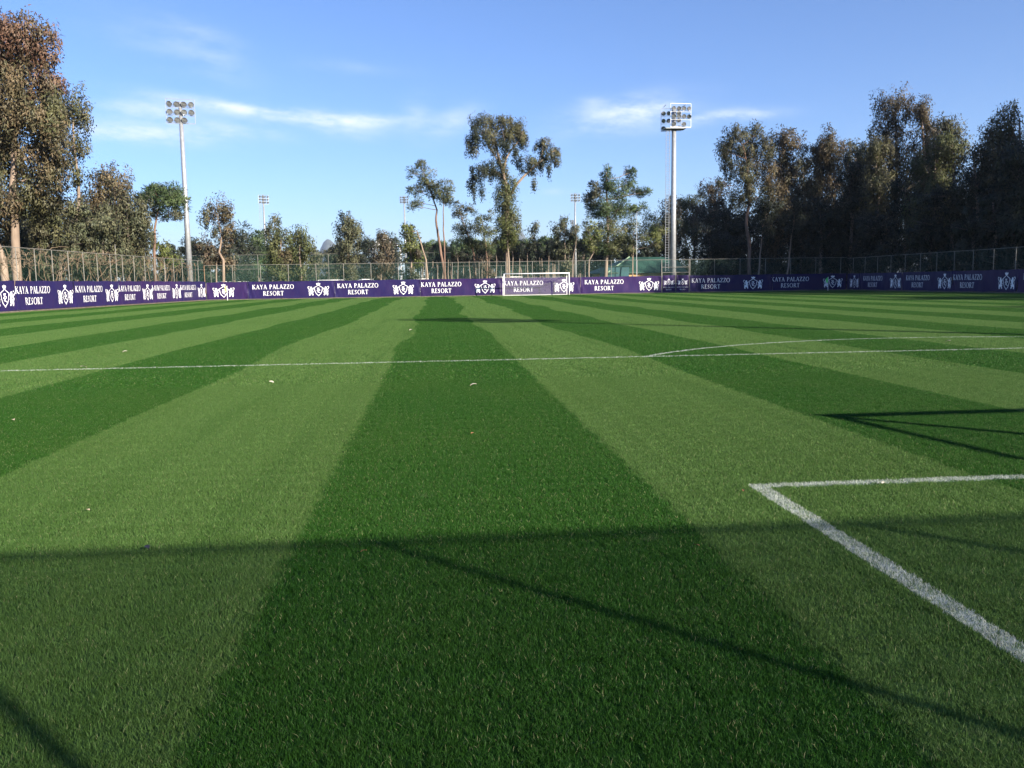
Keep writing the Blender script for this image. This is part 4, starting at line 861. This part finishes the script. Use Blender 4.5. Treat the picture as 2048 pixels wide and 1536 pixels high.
# far treeline that reads as one mass
tl = []
for k in range(150):
    Y = random.uniform(300, 420); px = random.uniform(-100, 1700); q = atY(px, 566, Y); h = random.uniform(6, 11)
    if 620 < px < 665: h *= .7
    tl.append(((q.x, q.y, h*.45), (random.uniform(4, 8), random.uniform(4, 7), h*.5), random.choice(('dark', 'dark', 'pine'))))  # mostly dark palette, so the sunlit mass looks shaded
tag(link('treeline', crown_mesh(tl, 'bush', None, .22, 3.6)), 'far off treeline along the horizon behind the neighbouring pitches', 'woods', kind='stuff')
print('leaf quads', NQ)

# ---------------------------------------------------------------- fence and furniture of the neighbouring pitch
p0, p1 = atY(375, 566, 135), atY(903, 566, 135)
fence('taller chain link ball stop fence with two rails behind the far trees', (p0.x, 135), (p1.x, 135), 6.2, 3.5, M['wire'], midrail=4.1)
p0, p1 = atY(905, 566, 150), atY(1220, 566, 150)
fence('low chain link fence of the neighbouring pitch behind the goal', (p0.x, 150), (p1.x, 150), 4.4, 4.2, M['wire'])
# thin lamp pole by the green roofed building
p = atY(1273, 566, 112)
lp = empty('lamp_post', (p.x, 112, 0), 'thin white pole rising through the pine beside the green roof', 'lamp post')
MB().tube([(0, 0, 0), (0, 0, 5), (0, 0, 10.3)], [.05, .042, .034], 8).obj('pole', M['steel'], lp); MB().box((.0, -.2, 10.3), (.16, .5, .1)).obj('lamp_head', M['lamp_body'], lp)

# low building with green roof
bl = empty('low_building', (11.6, 114.5, 0), 'low tan building with a sloping green roof behind the gate', 'building', None, R(14))
MB().box((5.6, 3.2, 1.25), (10.6, 6, 2.5)).obj('wall', M['tan_wall'], bl)
rb = MB().add([(-.4, -.3, 2.62), (11.6, -.3, 2.62), (11.6, 3.4, 4.75), (4.6, 3.4, 4.75), (11.6, 7, 2.62), (-.4, 7, 2.62),
               (-.4, -.3, 2.50), (11.6, -.3, 2.50), (11.6, 7, 2.50), (-.4, 7, 2.50)], [(0, 1, 2, 3), (3, 2, 4, 5), (0, 3, 5), (1, 4, 2), (6, 9, 8, 7), (0, 6, 7, 1), (1, 7, 8, 4), (4, 8, 9, 5), (5, 9, 6, 0)])
ro = rb.obj('roof', M['green_sheet'], bl)
MB().tube([(-.4, -.3, 2.66), (4.6, 3.4, 4.8)], .09, 6).obj('roof_trim', M['roof_trim'], ro)
for k in range(8): MB().box((1.2+k*1.35, .19, 1.55), (.7, .03, .7)).obj('window', M['teal_panel'], bl) if k % 2 else None
MB().box((3.3, .18, 1.05), (.95, .05, 2.1)).obj('door', M['teal_panel'], bl)
p = atY(1237, 566, 116); q = atY(1258, 520, 116)
hut = empty('hut', (p.x-.6, 116, 0), 'dark teal sheet clad hut left of the green roofed building', 'hut')
MB().box((0, 0, 1.7), (3.4, 3, 3.4)).obj('wall', M['teal_panel'], hut); MB().box((0, 0, 3.46), (3.8, 3.4, .1)).obj('roof', M['green_sheet'], hut); MB().box((.4, -1.52, 1.), (.9, .05, 2.)).obj('door', M['green_sheet'], hut)
# white peaked tent far away
p = atY(776, 566, 260)
tn = empty('tent', (p.x, 260, 0), 'far white peaked tent roof showing above the brown bush', 'tent')
MB().add([(-4, -4, 12.5), (4, -4, 12.5), (4, 4, 12.5), (-4, 4, 12.5), (-.8, 0, 16.2)], [(0, 1, 4), (1, 2, 4), (2, 3, 4), (3, 0, 4)]).obj('canopy', M['tent'], tn)
for sx in (-3.9, 3.9):
    for s2 in (-3.9, 3.9): MB().tube([(sx, s2, 0), (sx, s2, 12.5)], .12, 6).obj('leg', M['white_paint'], tn)

# hills on the horizon
hm = MB(); vs_ = []; nx = 620; Yh = 6000
prof = {640: 30, 655: 76, 690: 40, 1050: 84, 1030: 60, 1080: 40, 1160: 60, 1290: 55, 480: 25, 900: 45}
for j in range(7):
    for i in range(nx+1):
        px = -900+4200*i/nx; q = atY(px, 566, Yh); x = q.x
        h = 45+25*math.sin(px*.011)+14*math.sin(px*.037+1)+7*math.sin(px*.11)
        for c, a in prof.items(): h += a*2.9*math.exp(-((px-c)/26)**2)
        t = j/6; vs_.append((x*(1+.03*j), Yh+j*220, h*math.sin(math.pi*min(1, .02+t*.55))+6*math.sin(i*.41+j*2.1)*t - (12 if j == 0 else 0)))
hm.add(vs_, [(j*(nx+1)+i, j*(nx+1)+i+1, (j+1)*(nx+1)+i+1, (j+1)*(nx+1)+i) for j in range(6) for i in range(nx)])
tag(hm.obj('hills', M['hill'], smooth=True), kind='structure')

# ---------------------------------------------------------------- small things lying on the grass
def ground_at(px, py):
    d = px_dir(px, py); return CAM+d*(-CAM.z/d.z)
def leaf_mesh(c, nm):
    mb = MB(); vs_ = []
    for i in range(6):
        t = i/5; wd = .30*math.sin(math.pi*min(1, t*.93+.05)); z = .14*math.sin(t*3.)+.05
        vs_ += [(t-.5, -wd, z+.08), (t-.5, 0, z), (t-.5, wd, z+.1)]
    mb.add(vs_, [(i*3+j, i*3+j+1, i*3+j+4, i*3+j+3) for i in range(5) for j in range(2)])
    return mb.mesh('fallen_leaf', mat(nm, c, .7, .3, .3, 3.))
LM = [leaf_mesh((.50, .40, .27), 'pale_dry_leaf'), leaf_mesh((.22, .10, .05), 'brown_dry_leaf'), leaf_mesh((.035, .035, .05), 'dark_leaf'), leaf_mesh((.46, .42, .34), 'bleached_leaf')]
for (px, py, k, sz, lb) in ((27, 847, 0, .14, 'pale dry leaf lying at the left picture edge above the fence shadow'), (176, 1030, 0, .085, 'pale leaf on the light stripe left of the middle, above the fence shadow'), (295, 1106, 2, .10, 'dark leaf lying in the rail shadow at the left'), (947, 776, 3, .20, 'pale leaf on the dark middle stripe just below the penalty area line'), (543, 770, 3, .16, 'bleached leaf on the light stripe left of the dark middle stripe'), (763, 763, 3, .12, 'tiny pale leaf at the left edge of the dark middle stripe'), (1896, 688, 0, .28, 'pale leaf inside the penalty arc on the right'), (1487, 990, 1, .06, 'brown leaf beside the corner of the goal area line'), (1766, 975, 3, .07, 'pale leaf just below the goal area front line'), (1393, 1102, 1, .08, 'brown leaf on the right edge of the dark middle stripe below the rail shadow'), (728, 1113, 1, .07, 'brown leaf under the rail shadow on the dark middle stripe'), (167, 739, 3, .22, 'white scrap on the penalty area line at the left'), (250, 708, 3, .22, 'pale scrap of turf above the penalty area line at the left'), (945, 874, 1, .09, 'brown leaf in the middle of the dark middle stripe'), (822, 664, 3, .25, 'tiny pale leaf at the left edge of the dark stripe near the centre')):  # the white scrap and the turf scrap reuse the leaf mesh
    o = link('fallen_leaf', LM[k]); p = ground_at(px, py-2); o.location = (p.x, p.y, .024); sz *= .5; o.scale = (sz, sz, sz); o.rotation_euler = (random.uniform(-.3, .3), random.uniform(-.3, .3), random.uniform(0, 6.28))
    tag(o, lb, 'leaf', 'fallen leaves on the turf')

# ---------------------------------------------------------------- air
hz = MB().box((0, 3750, 199.5), (16000, 8500, 401)).obj('haze', M['steel']); hz.data.materials.clear()
hmz = bpy.data.materials.new('haze'); hmz.use_nodes = True; hb_ = NB(hmz.node_tree); hb_.n.clear()
pv = hb_.n.new('ShaderNodeVolumePrincipled'); pv.inputs['Color'].default_value = (.72, .84, 1., 1); pv.inputs['Density'].default_value = .00008; pv.inputs['Anisotropy'].default_value = .2
ho = hb_.n.new('ShaderNodeOutputMaterial'); hb_.l.new(pv.outputs[0], ho.inputs['Volume']); hz.data.materials.append(hmz); tag(hz, 'pale blue haze in the air over the pitches and woods', 'haze', kind='stuff')
